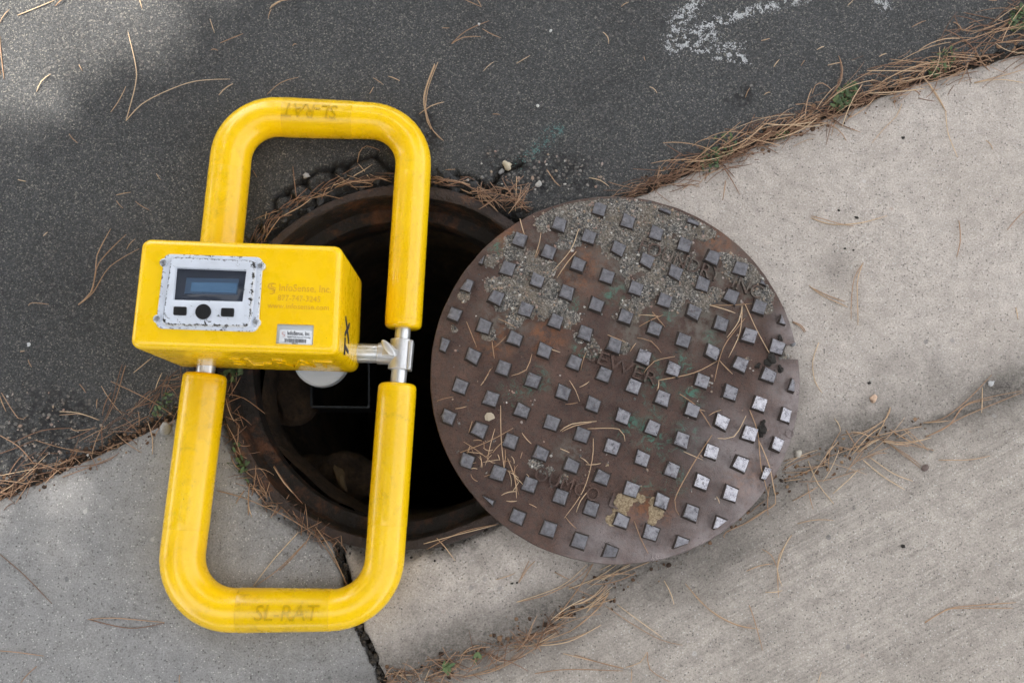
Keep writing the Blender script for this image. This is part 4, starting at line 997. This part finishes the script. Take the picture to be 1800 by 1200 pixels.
T_['road_um'] = [[(816, 0), (846, 13)], [(835, -2), (846, 13)], [(794, 77), (820, 55), (860, 37)], [(794, 78), (815, 68), (845, 65)], [(848, 51), (880, 67)], [(850, 125), (868, 109)], [(908, 112), (932, 98)], [(770, 110), (752, 160), (749, 205), (757, 225), (780, 248)], [(765, 115), (748, 165), (750, 200), (762, 232), (778, 247)], [(764, 113), (746, 165), (747, 195), (757, 228)], [(737, 201), (758, 188), (780, 180)], [(656, 138), (674, 150)], [(683, 135), (703, 143)], [(650, 166), (657, 154)], [(777, 50), (790, 50)], [(866, 201), (879, 202)], [(783, 298), (800, 297)], [(1060, 57), (1068, 68), (1070, 78)], [(1092, 12), (1105, 4)], [(1132, 100), (1134, 107)], [(961, 298), (975, 320), (985, 328)], [(908, 310), (906, 370)], [(1035, 313), (1055, 318), (1070, 328)], [(1142, 153), (1155, 164)]]
T_['road_ur'] = [[(1490, 10), (1500, 0)], [(1603, 48), (1627, 37)], [(1338, 72), (1353, 68)], [(1436, 88), (1449, 82)], [(1545, 100), (1558, 95)], [(1408, 116), (1415, 106)], [(1343, 167), (1354, 163)], [(1310, 172), (1318, 155)], [(1455, 115), (1480, 110)], [(1360, 118), (1370, 105)]]
T_['joint_r'] = [[(1450, 180), (1475, 150), (1480, 120), (1474, 98)], [(1455, 175), (1472, 150), (1478, 125), (1475, 100)], [(1448, 182), (1470, 155), (1482, 122)], [(1428, 165), (1432, 152), (1445, 148), (1462, 158)], [(1434, 190), (1470, 218), (1512, 233)], [(1432, 188), (1480, 222), (1502, 228)], [(1260, 280), (1280, 310), (1300, 342)], [(1272, 290), (1291, 312)], [(1275, 318), (1270, 353)], [(1330, 250), (1367, 270)], [(1615, 130), (1640, 160), (1662, 195)], [(1618, 128), (1643, 168), (1664, 198)], [(1650, 130), (1640, 160), (1628, 172)], [(1692, 90), (1707, 148)], [(1740, 62), (1770, 52), (1802, 48)], [(1760, 50), (1800, 20)], [(1755, 68), (1790, 62), (1805, 70)], [(1740, 45), (1770, 15), (1800, -4)], [(1747, 40), (1775, 20), (1803, 8)], [(1690, 75), (1740, 58), (1790, 30)], [(1675, 40), (1690, 55)]]
T_['conc_ur'] = [[(1585, 183), (1575, 205), (1555, 225), (1532, 252)], [(1662, 195), (1665, 235), (1683, 277)], [(1712, 147), (1750, 142), (1802, 147)], [(1712, 146), (1760, 135), (1802, 122)], [(1733, 247), (1745, 263)], [(1425, 383), (1460, 395), (1510, 393), (1558, 380)], [(1425, 380), (1470, 394), (1500, 398)], [(1802, 370), (1770, 405)], [(1422, 502), (1445, 520), (1490, 540)], [(1425, 505), (1455, 520), (1485, 530)], [(1517, 462), (1500, 490), (1495, 530), (1496, 562)], [(1515, 466), (1505, 500), (1508, 572)], [(1439, 602), (1428, 635), (1432, 670), (1445, 690)], [(1685, 388), (1686, 425), (1681, 452)], [(1785, 540), (1789, 562)], [(1392, 565), (1407, 572), (1416, 583)], [(1393, 567), (1405, 574), (1414, 585)]]
T_['gut_r'] = [[(1627, 742), (1660, 735), (1700, 705), (1745, 658)], [(1630, 768), (1665, 750), (1700, 730), (1803, 688)], [(1630, 768), (1672, 745), (1705, 708), (1803, 685)], [(1632, 766), (1670, 748), (1700, 712), (1750, 700)], [(1627, 742), (1650, 741), (1675, 738)], [(1730, 680), (1730, 725)], [(1567, 715), (1560, 735), (1525, 757), (1500, 766)], [(1567, 716), (1555, 745), (1545, 766)], [(1480, 765), (1510, 760), (1540, 768), (1570, 780)], [(1555, 775), (1590, 780), (1640, 768)], [(1558, 774), (1590, 777), (1632, 771)], [(1460, 802), (1520, 780), (1572, 762)], [(1510, 810), (1568, 785)], [(1570, 783), (1595, 803), (1618, 822)], [(1566, 780), (1596, 800), (1619, 818)], [(1460, 820), (1462, 790), (1480, 758)], [(1468, 735), (1480, 757)], [(1490, 755), (1515, 795)], [(1510, 795), (1550, 770)], [(1520, 808), (1550, 835), (1590, 860)], [(1530, 802), (1570, 832), (1605, 845)], [(1650, 808), (1700, 808), (1740, 801)], [(1495, 822), (1522, 790)], [(1400, 838), (1460, 815)], [(1408, 846), (1455, 843), (1523, 822)], [(1395, 880), (1440, 855)], [(1465, 867), (1495, 840), (1510, 825)], [(1424, 810), (1440, 850), (1466, 885)], [(1422, 850), (1430, 895)], [(1380, 810), (1425, 800)], [(1380, 818), (1410, 800), (1440, 790)], [(1378, 830), (1420, 828)], [(1380, 845), (1412, 841)], [(1378, 826), (1400, 812), (1445, 795)], [(1500, 800), (1530, 765), (1560, 745)], [(1490, 830), (1510, 800), (1535, 770)], [(1580, 770), (1605, 757)]]
T_['conc_lr'] = [[(1363, 853), (1365, 885), (1345, 897), (1310, 920)], [(1275, 945), (1278, 935), (1320, 915), (1365, 885)], [(1322, 900), (1350, 878)], [(1355, 855), (1352, 905)], [(1392, 940), (1375, 965), (1366, 990), (1368, 1050)], [(1390, 942), (1378, 960), (1365, 1000), (1375, 1030)], [(1340, 965), (1355, 975), (1366, 998)], [(1312, 1003), (1358, 990)], [(1345, 1040), (1375, 1037)], [(1205, 1025), (1240, 1065), (1290, 1095), (1335, 1105)], [(1207, 1028), (1250, 1074), (1295, 1098), (1330, 1104)], [(1316, 1062), (1322, 1080), (1340, 1142)], [(1625, 1093), (1655, 1075), (1680, 1066), (1785, 1058)], [(1625, 1094), (1660, 1072), (1690, 1068), (1780, 1068)], [(1402, 920), (1465, 914)], [(1443, 1180), (1437, 1202)], [(1168, 1020), (1185, 1062)], [(1010, 1150), (1060, 1165), (1096, 1174)], [(990, 1148), (1040, 1160), (1095, 1173)], [(940, 1183), (1000, 1175), (1095, 1178)], [(1100, 1172), (1125, 1163), (1137, 1145)], [(1110, 1175), (1108, 1202)], [(1138, 1145), (1142, 1175), (1178, 1198)]]
T_['gut_c'] = [[(910, 1058), (960, 1045), (1010, 1020), (1043, 990)], [(908, 1058), (985, 1030), (1032, 992)], [(1043, 990), (1020, 1030), (975, 1092)], [(974, 1092), (1010, 1075), (1083, 1052)], [(974, 1090), (1000, 1073), (1060, 1065)], [(1070, 1040), (1055, 1065), (1010, 1105), (945, 1130)], [(1072, 1042), (1050, 1072), (1000, 1112)], [(945, 1133), (1010, 1120), (1055, 1100)], [(948, 1135), (1000, 1127), (1057, 1098)], [(1065, 1065), (1110, 1095), (1160, 1123), (1200, 1133)], [(1085, 1062), (1130, 1095), (1165, 1120)], [(975, 1005), (1000, 1018)], [(1055, 1002), (1080, 990)], [(1060, 1020), (1085, 1003), (1112, 990)], [(1040, 1020), (1090, 1008), (1142, 988)], [(1000, 1035), (1050, 1015), (1085, 992)], [(1000, 1030), (1035, 1045), (1065, 1055)], [(810, 1190), (870, 1178), (940, 1140), (985, 1110)], [(815, 1190), (880, 1170), (920, 1145)], [(690, 1180), (725, 1202)], [(700, 1180), (718, 1200)], [(680, 1184), (730, 1187)], [(755, 1164), (725, 1196)], [(745, 1198), (780, 1186), (815, 1187)], [(757, 1172), (745, 1200)], [(895, 1138), (940, 1133), (982, 1110)]]
T_['slab_b'] = [[(940, 986), (926, 1000), (913, 1023)], [(930, 985), (920, 1005), (911, 1024)], [(872, 1018), (905, 1007)], [(745, 955), (800, 940), (872, 922)], [(750, 965), (810, 935), (877, 920)], [(768, 945), (800, 985)]]
T_['slab_l'] = [[(0, 973), (45, 1010), (92, 1060)], [(155, 1088), (200, 1085), (290, 1093)], [(158, 1088), (230, 1103), (290, 1094)], [(0, 1143), (35, 1145), (78, 1152)], [(65, 1170), (35, 1202)], [(110, 838), (160, 820), (205, 800)], [(260, 740), (269, 770), (268, 798)], [(290, 742), (272, 768)], [(316, 1200), (316, 1185)]]
T_['loop'] = [[(383, 862), (430, 875), (500, 905), (560, 942)], [(525, 935), (480, 985), (445, 1030)], [(545, 945), (490, 1000), (447, 1030)], [(540, 950), (510, 985), (492, 1002)], [(555, 925), (580, 960), (612, 1030)], [(558, 940), (598, 1000), (609, 1030)], [(440, 850), (437, 905)], [(437, 870), (443, 908)], [(430, 862), (415, 885)]]
T_['joint_l'] = [[(215, 640), (197, 710), (178, 750)], [(221, 642), (205, 700), (185, 740)], [(195, 690), (180, 730)], [(105, 723), (140, 726), (175, 738)], [(105, 729), (145, 728), (172, 738)], [(25, 777), (75, 757), (125, 752)], [(125, 752), (135, 757), (170, 752)], [(0, 765), (35, 785), (62, 817)], [(-2, 798), (35, 785), (62, 773)], [(62, 773), (110, 787), (165, 797)], [(40, 821), (100, 823), (180, 814), (210, 795)], [(-2, 868), (40, 840), (85, 797)], [(-2, 690), (11, 723)], [(3, 690), (33, 735), (47, 732)], [(140, 675), (151, 690)], [(171, 701), (170, 718)], [(178, 678), (215, 728)], [(195, 670), (262, 702), (308, 732)], [(273, 685), (285, 655)], [(235, 655), (268, 628)], [(270, 690), (300, 662), (316, 648)], [(178, 750), (180, 790)], [(-2, 836), (40, 828), (80, 820)]]
T_['road_l'] = [[(138, 535), (160, 515), (170, 480), (172, 450), (195, 402)], [(140, 534), (163, 512), (175, 465), (222, 412)], [(138, 536), (165, 515), (195, 470), (245, 437)], [(223, 438), (238, 420)], [(50, 537), (60, 533), (86, 535)], [(50, 632), (56, 645)], [(36, 618), (44, 617)], [(76, 415), (84, 408)]]
T_['ring'] = [[(452, 428), (475, 390), (505, 362), (513, 332)], [(458, 425), (480, 392), (510, 355)], [(465, 425), (500, 375)], [(515, 293), (519, 330), (523, 365)], [(525, 352), (555, 340), (580, 318), (630, 290)], [(495, 383), (530, 365), (548, 350)], [(522, 350), (545, 346), (556, 338)], [(590, 328), (640, 318), (690, 316)], [(628, 285), (632, 270), (645, 258), (668, 265)], [(630, 288), (640, 300), (650, 315)], [(640, 300), (690, 322)], [(585, 325), (655, 289)], [(588, 330), (620, 322), (660, 318)], [(760, 316), (810, 322), (880, 340)], [(760, 312), (800, 318), (862, 335)], [(765, 325), (800, 320), (860, 350)], [(770, 318), (830, 330), (875, 360)], [(840, 335), (900, 332), (925, 338)], [(468, 372), (463, 410)], [(395, 692), (430, 700), (467, 727)], [(483, 818), (500, 845), (533, 885)], [(482, 820), (502, 850), (520, 870)], [(400, 745), (416, 775), (425, 800)], [(398, 700), (412, 740)]]
T_['lid_r'] = [[(1247, 536), (1323, 533)], [(1247, 536), (1270, 543), (1293, 550)], [(1305, 537), (1298, 565), (1278, 593)], [(1310, 534), (1330, 580), (1358, 630)], [(1305, 538), (1300, 585), (1281, 628)], [(1310, 559), (1272, 610), (1256, 670)], [(1158, 668), (1220, 655), (1263, 633)], [(1264, 632), (1288, 657)], [(1132, 655), (1150, 635), (1187, 626)], [(1158, 668), (1155, 687)], [(1123, 574), (1145, 562), (1166, 553)], [(1126, 553), (1160, 556)], [(1147, 548), (1158, 562), (1169, 574)], [(1120, 593), (1145, 600), (1163, 620)], [(1118, 603), (1108, 617)], [(1068, 588), (1100, 601)], [(1195, 692), (1225, 715), (1251, 752)], [(1207, 711), (1240, 722)], [(1262, 770), (1290, 767), (1312, 730)], [(1252, 764), (1215, 820), (1186, 878), (1194, 905)], [(1202, 793), (1236, 808)], [(1115, 915), (1126, 945), (1140, 973)], [(1318, 720), (1332, 760), (1338, 820), (1352, 872)], [(1335, 775), (1352, 820), (1362, 868)], [(1260, 872), (1265, 884)], [(1246, 730), (1268, 720)]]
T_['lid_l'] = [[(1017, 403), (1003, 440), (971, 477)], [(1013, 442), (979, 488)], [(951, 409), (940, 451)], [(948, 438), (941, 453)], [(914, 384), (922, 413)], [(876, 560), (906, 575)], [(820, 565), (830, 590), (838, 610)], [(955, 607), (985, 619)], [(868, 611), (890, 590)], [(865, 600), (869, 630)], [(899, 660), (925, 650), (935, 622)], [(809, 795), (860, 775), (902, 752)], [(815, 776), (854, 803)], [(857, 806), (870, 753)], [(880, 712), (881, 770), (887, 833)], [(888, 790), (885, 830)], [(892, 805), (905, 840), (908, 875)], [(904, 818), (912, 870)], [(820, 794), (848, 797)], [(845, 677), (862, 648)], [(848, 675), (866, 645)], [(768, 704), (797, 697)], [(985, 757), (1005, 745), (1049, 740)], [(988, 758), (1010, 748), (1040, 742)], [(1001, 668), (1012, 686), (1019, 705)], [(994, 710), (1016, 707)], [(1043, 770), (1041, 808), (1025, 862), (992, 910)], [(994, 908), (1013, 928)], [(1036, 860), (1020, 880), (1013, 900)], [(1033, 753), (1088, 754), (1099, 775)], [(985, 788), (1001, 795)], [(1020, 803), (1035, 815)], [(1030, 816), (1056, 814)], [(890, 880), (908, 880)], [(930, 885), (944, 892)], [(800, 718), (820, 714)], [(1021, 650), (1031, 618)], [(1019, 680), (1036, 670)], [(866, 795), (890, 772)], [(830, 740), (824, 760)]]
LABS = {'road_ul': 'on asphalt at the upper left', 'road_um': 'on asphalt at the top middle', 'road_ur': 'on asphalt below the white arrow', 'joint_r': 'in the upper right joint', 'conc_ur': 'on pale concrete right of cover',
        'gut_r': 'in the pile right of cover', 'conc_lr': 'on the broomed concrete apron', 'gut_c': 'in the gutter below the cover', 'slab_b': 'on the buff slab below ring', 'slab_l': 'on the grey slab lower left',
        'loop': 'inside the lower handle loop', 'joint_l': 'at the joint left of device', 'road_l': 'on asphalt left of the housing', 'ring': 'on the rim of the manhole', 'lid_r': 'on the right half of the cover', 'lid_l': 'on the left half of the cover'}
_one = 'zeroth first second third fourth fifth sixth seventh eighth ninth tenth eleventh twelfth thirteenth fourteenth fifteenth sixteenth seventeenth eighteenth nineteenth twentieth'.split()
def ordinal(k):
    if k <= 20: return _one[k]
    t = {2: 'twenty', 3: 'thirty', 4: 'forty'}[k//10]
    return t+'-'+_one[k % 10] if k % 10 else {2: 'twentieth', 3: 'thirtieth', 4: 'fortieth'}[k//10]
for k, lst in T_.items():
    for num, pl in enumerate(sorted(lst, key=lambda q: min(a for a, b in q)), 1):
        old = k in ('joint_l', 'ring', 'joint_r', 'slab_l') and random.random() < .6
        ln = sum(math.hypot(a[0]-b[0], a[1]-b[1]) for a, b in zip(pl, pl[1:])); ch = math.hypot(pl[0][0]-pl[-1][0], pl[0][1]-pl[-1][1])
        lab = '%s %s %s pine needle %s, %s from the left' % ('short' if ln < 30 else 'long' if ln > 95 else 'medium', 'curved' if ch < ln*.985 else 'straight', 'brown' if old else 'tan', LABS[k], ordinal(num))
        needle_obj(pl, 'lid' if k.startswith('lid') else 'g', M_NB if old else M_NA, lab, 'pine needles '+LABS[k])
def litter(name, poly, widths, n, lmin, lmax, spread, pile, mat, label, seed, zfun=None):
    rs = np.random.default_rng(seed); W = P2(poly); seg = np.hypot(*(W[1:]-W[:-1]).T); cs_ = np.concatenate([[0], np.cumsum(seg)]); V = []; Q = []; A = []
    for _ in range(n):
        s = rs.random()*cs_[-1]; i = min(np.searchsorted(cs_, s, 'right')-1, len(seg)-1); t = (s-cs_[i])/seg[i]
        d = (W[i+1]-W[i])/seg[i]; nn = np.array([-d[1], d[0]]); wd = (widths[i]*(1-t)+widths[i+1]*t)*.001
        c = W[i]*(1-t)+W[i+1]*t+nn*(rs.normal()*wd*.42)
        ang = math.atan2(d[1], d[0])+rs.normal()*spread+(math.pi if rs.random() < .5 else 0)
        ln = lmin+(lmax-lmin)*rs.random(); bend = rs.normal()*.35; k = 6
        z0 = (zfun(c) if zfun else -.006)+rs.random()*pile; tilt = rs.normal()*.06
        pts = []; p_ = Vector((c[0]-math.cos(ang)*ln/2, c[1]-math.sin(ang)*ln/2, 0))
        for j in range(k+1):
            f = j/k; pts.append(Vector((p_.x, p_.y, max(z0+tilt*ln*(f-.5)+.003*math.sin(math.pi*f), -.016))))
            aa = ang+bend*(f-.5)*1.6; p_ = p_+Vector((math.cos(aa), math.sin(aa), 0))*(ln/k)
        tube4(V, Q, A, pts, .0005+.0005*rs.random(), rs.random())
    me = mesh(V, Q, True); at = me.attributes.new('rnd', 'FLOAT', 'POINT'); at.data.foreach_set('value', A)
    return link(name, me, mat, None, label, 'needle litter', None, 'stuff')
litter('needle_litter', [(1095, 345), (1180, 308), (1290, 262), (1440, 205), (1560, 150), (1660, 105), (1760, 60), (1850, 30)], [16, 28, 38, 42, 46, 58, 80, 80], 640, .012, .080, .48, .014, M_NB, 'matted brown needle litter filling the joint between asphalt and pale concrete', 1)
litter('needle_litter', [(1180, 300), (1290, 255), (1440, 200), (1560, 148), (1680, 100), (1840, 40)], [16, 28, 30, 36, 50, 60], 55, .05, .13, .36, .010, M_NA, 'lighter tan needles on top of the upper right joint litter', 2, lambda c: .012)
litter('needle_litter', [(-30, 872), (60, 832), (160, 785), (240, 745), (310, 690), (330, 670)], [30, 36, 44, 60, 60, 50], 140, .015, .070, .60, .012, M_NB, 'matted red brown needle litter in the joint left of the device', 3)
litter('needle_litter', [(845, 338), (880, 352), (925, 350)], [20, 40, 24], 55, .02, .06, .8, .012, M_NB, 'small heap of brown needles between the ring and the top of the cover', 4, lambda c: .002)
litter('needle_litter', [(446, 428), (470, 395), (520, 360), (600, 325), (690, 312), (780, 318), (850, 332)], [16, 18, 12, 10, 10, 10, 14], 70, .02, .06, .40, .006, M_NB, 'thin brown needle litter around the upper edge of the manhole ring', 5, lambda c: .000)
litter('needle_litter', [(660, 1215), (740, 1185), (830, 1165), (900, 1140), (985, 1095)], [30, 32, 34, 26, 12], 140, .015, .06, .65, .010, M_NB, 'brown needle litter in the gutter at the bottom of the picture', 6, lambda c: -.010)
litter('needle_litter', [(960, 1100), (1040, 1050), (1090, 1010)], [20, 30, 24], 14, .04, .10, .45, .008, M_NA, 'thin needle litter along the flow line under the cover', 7, lambda c: -.006)
litter('needle_litter', [(1400, 835), (1470, 800), (1540, 770), (1620, 765)], [30, 40, 30, 16], 18, .03, .10, .55, .010, M_NA, 'loose tan needle litter right of the cover', 8, lambda c: -.006)
litter('needle_litter', [(395, 660), (405, 740), (430, 820), (470, 880), (540, 925), (600, 955)], [26, 26, 18, 14, 14, 14], 110, .015, .055, .8, .010, M_NB, 'brown needle litter around the lower left of the manhole ring', 9, lambda c: -.004)
litter('needle_litter', [(820, 790), (880, 800), (920, 850)], [40, 46, 40], 34, .010, .030, 1.6, .003, M_NA, 'short needle scraps on the lower left of the cover', 10, lambda c: LZ+.0015)

M_CHAFF = mat_tinted('bark_chaff', [(0, (.025, .016, .011)), (.4, (.07, .04, .025)), (.75, (.15, .085, .05)), (1, (.28, .18, .11))])
def chaff(poly, wd, n, label, seed):
    rs = np.random.default_rng(seed); W = P2(poly); t = rs.random(n)*(len(W)-1.0001); i = t.astype(int); f = (t-i)[:, None]
    c = W[i]*(1-f)+W[i+1]*f+rs.normal(size=(n, 2))*wd
    z = np.where(pdist(c[:, 0], c[:, 1], JOINT) > 0, h_road(c[:, 0], c[:, 1]), h_conc(c[:, 0], c[:, 1]))-.004*(np.abs(pdist(c[:, 0], c[:, 1], JOINT)) < .012)
    stones('chaff', c[:, 0], c[:, 1], z, n, .0007, .0042, M_CHAFF, seed, None, label, 'debris', .3, .4)
chaff([(1100, 340), (1290, 262), (1440, 206), (1620, 136), (1800, 80)], .010, 1300, 'brown bark chaff and soil bits in the upper right joint', 31)
chaff([(0, 868), (150, 803), (305, 728)], .010, 800, 'brown bark chaff in the joint left of the device', 32)
chaff([(670, 1195), (850, 1140), (1000, 1080), (1200, 965), (1380, 848), (1480, 792), (1620, 748)], .012, 620, 'brown chaff scattered along the gutter flow line', 33)
# ------------------------------------------------------------------ weeds
M_LEAF = Mat('small_green_leaf'); M_LEAF = M_LEAF.set(color=M_LEAF.ramp(M_LEAF.attr('rnd'), (0, (.025, .045, .016)), (.6, (.055, .095, .030)), (1, (.10, .14, .05))), rough=.6)
def weed(px, py, rad, n, hgt, label, seed, s=.006, el=1.6, ang=.4):
    rs = np.random.default_rng(seed); p = P(px, py); V = []; Fl = []; A = []; VS = []; QS = []; AS = []
    o = empty('weed', (p.x, p.y, -.012), label, 'weed', 'weeds growing in the pavement joints')
    ca, sa = math.cos(jang+ang), math.sin(jang+ang)
    for k in range(n):
        r_ = rad*math.sqrt(rs.random()); a_ = rs.random()*6.283; dx = r_*math.cos(a_)*el; dy = r_*math.sin(a_)*.75
        c = Vector((p.x+dx*ca-dy*sa, p.y+dx*sa+dy*ca, -.004+hgt*rs.random()))
        th = rs.random()*6.283; ex = Vector((math.cos(th), math.sin(th), rs.normal()*.3)).normalized(); ey = Vector((-math.sin(th), math.cos(th), rs.normal()*.4)).normalized(); w_ = s*(.5+.7*rs.random()); b_ = len(V)
        for (u, v) in ((-1, 0), (-.3, .42), (.5, .36), (1, 0), (.5, -.36), (-.3, -.42)): V.append((c+ex*(u*w_)+ey*(v*w_))[:]); A.append(0)
        rv = rs.random()
        for q in range(6): A[b_+q] = rv
        Fl.append(tuple(range(b_, b_+6)))
        if k % 3 == 0:
            tube4(VS, QS, AS, [Vector((p.x+dx*.3*ca, p.y+dx*.3*sa, -.012)), Vector((p.x+dx*.7, p.y+dy*.7, c.z*.5)), c], .0005, .3)
    me = mesh(V, Fl); at = me.attributes.new('rnd', 'FLOAT', 'POINT'); at.data.foreach_set('value', A)
    l_ = link('leaves', me, M_LEAF, o); tag(l_, kind='stuff')
    me = mesh(VS, QS); at = me.attributes.new('rnd', 'FLOAT', 'POINT'); at.data.foreach_set('value', AS); link('stems', me, M_LEAF, o)
weed(1482, 172, .020, 130, .020, 'brightest green weed in the joint between asphalt and pale concrete', 1)
weed(1795, 30, .024, 120, .024, 'green weed in the joint at the upper right corner', 2)
weed(1262, 268, .030, 90, .018, 'sparse moss green weed in the joint above the cover', 3, .005)
weed(1655, 112, .022, 60, .018, 'sparse green weed in the joint between brightest weed and the corner', 4, .005)
weed(1375, 238, .012, 24, .016, 'tiny green weed on the concrete edge of the upper right joint', 5, .005)
weed(288, 712, .016, 40, .020, 'small green weed in the litter left of the lower handle', 6, .005)
weed(412, 652, .016, 40, .020, 'small green weed under the front edge of the housing', 7, .006)
weed(425, 812, .015, 26, .016, 'thin green weed between ring and slab inside the lower loop', 8, .006, 2.6, 1.5)
weed(787, 1172, .006, 5, .010, 'left green weed in the gutter litter at the bottom', 9, .010)
weed(838, 1155, .006, 5, .010, 'right green weed in the gutter litter at the bottom', 10, .007)

# ------------------------------------------------------------------ shading pines outside the picture, some added only to block sky light
M_BARK = Mat('pine_bark'); M_BARK = M_BARK.set(color=M_BARK.mix(M_BARK.noise(12, 5), (.05, .032, .022), (.16, .09, .055)), rough=.9)
M_PINE = simple('pine_foliage', (.045, .075, .03), .6)
trs = np.random.default_rng(8)
def pine(tx, ty, CR, rad3, NT, nb, lng, wid, label, spots=(), top=10.0):
    tree = empty('pine_tree', (tx, ty, 0), label, 'tree', 'pine trees around the place')
    K = 12; loops = [[Vector((tx+.05*math.sin(k)+math.cos(2*math.pi*i/10)*(.20-.015*k), ty+.05*math.cos(k*1.7)+math.sin(2*math.pi*i/10)*(.20-.015*k), k*top/11-.05)) for i in range(10)] for k in range(K)]
    link('trunk', loft(loops), M_BARK, tree)
    for k in range(12):
        z = top*.42+k*top*.044; a_ = k*2.4; ln = 2.4*(1-k/16); b_ = Vector((tx, ty, z)); e = b_+Vector((math.cos(a_)*ln, math.sin(a_)*ln, .35)); mpt = b_.lerp(e, .5)+Vector((0, 0, -.1))
        s_ = (e-b_).cross(Vector((0, 0, 1))).normalized(); u_ = s_.cross((e-b_).normalized())
        link('limb', loft([[q+(s_*math.cos(2*math.pi*i/6)+u_*math.sin(2*math.pi*i/6))*r_ for i in range(6)] for q, r_ in ((b_, .05), (mpt, .035), (e, .008))]), M_BARK, tree)
    CR = np.array(CR); pts = trs.normal(size=(NT*2, 3)); pts /= np.linalg.norm(pts, axis=1)[:, None]; pts *= trs.random((NT*2, 1))**.42; pts = CR+pts*np.array(rad3)
    G = pts[:, :2]-np.outer(pts[:, 2]/SUN.z, np.array(SUN[:2])); keep = np.ones(len(pts), bool)
    for (a, b, r, pr) in spots:
        q = P(a, b); d = np.hypot(G[:, 0]-q.x, G[:, 1]-q.y); keep &= ~((d < r+lng*.5) & (trs.random(len(pts)) < pr))
    pts = pts[:NT][keep[:NT]]; n = len(pts)
    dirs = trs.normal(size=(n, nb, 3)); dirs[..., 2] += .4; dirs /= np.linalg.norm(dirs, axis=2)[..., None]
    sd = np.cross(dirs, trs.normal(size=(n, nb, 3))); sd /= np.linalg.norm(sd, axis=2)[..., None]
    c = pts[:, None, :]; ln = lng*(.6+.4*trs.random((n, nb, 1))); Vt = np.stack([c+dirs*.01+sd*wid, c+dirs*.01-sd*wid, c+dirs*ln], 2).reshape(-1, 3)
    link('crown', mesh_np(Vt, np.arange(len(Vt)).reshape(-1, 3), False), M_PINE, tree)
tc = SUN*8.2
pine(tc.x-2.7, tc.y-.8, tc, (3.4, 3.4, 2.1), 6800, 16, .24, .018, 'pine tree standing beyond the upper left corner, shading the pavement', SPOTS)
pine(-6.5, -1.0, (-6.5, -1.0, 5.0), (2.6, 2.6, 4.0), 500, 12, .8, .07, 'unseen pine tree added at the left to block sky light', SPOTS)  # added to close the left sky so light comes from the right
pine(1.0, 7.5, (1.0, 7.5, 5.0), (2.8, 2.4, 4.0), 500, 12, .8, .07, 'unseen pine tree added across the road to block sky light')  # added sky blocker, narrows the open sky at the top
pine(-3.0, -6.5, (-3.0, -6.5, 4.5), (2.8, 2.6, 3.6), 500, 12, .8, .07, 'unseen pine tree added beyond the lower left corner to block sky light', SPOTS)  # added to keep low sky light out at the lower left
pine(-1.4, 4.6, (-0.9, 1.7, 6.8), (2.7, 2.6, 1.7), 1500, 14, .42, .035, 'pine tree behind the top of the picture whose crown hangs over the road', SPOTS)
pine(1.2, -5.4, (0.6, -4.3, 3.6), (2.8, 1.7, 3.1), 900, 12, .6, .06, 'unseen pine tree added below the bottom edge to block sky light', ())  # added sky blocker standing in for the person behind the camera
pine(-7.5, 4.6, (-7.5, 4.6, 3.6), (2.8, 2.8, 3.4), 500, 12, .8, .07, 'low unseen pine tree added far beyond the upper left corner to block sky light', SPOTS)  # added to fill the low sky gap under the main crown
pine(4.6, 6.6, (4.6, 6.6, 4.6), (2.4, 2.4, 3.8), 450, 12, .8, .07, 'pine tree beyond the upper right corner', ())
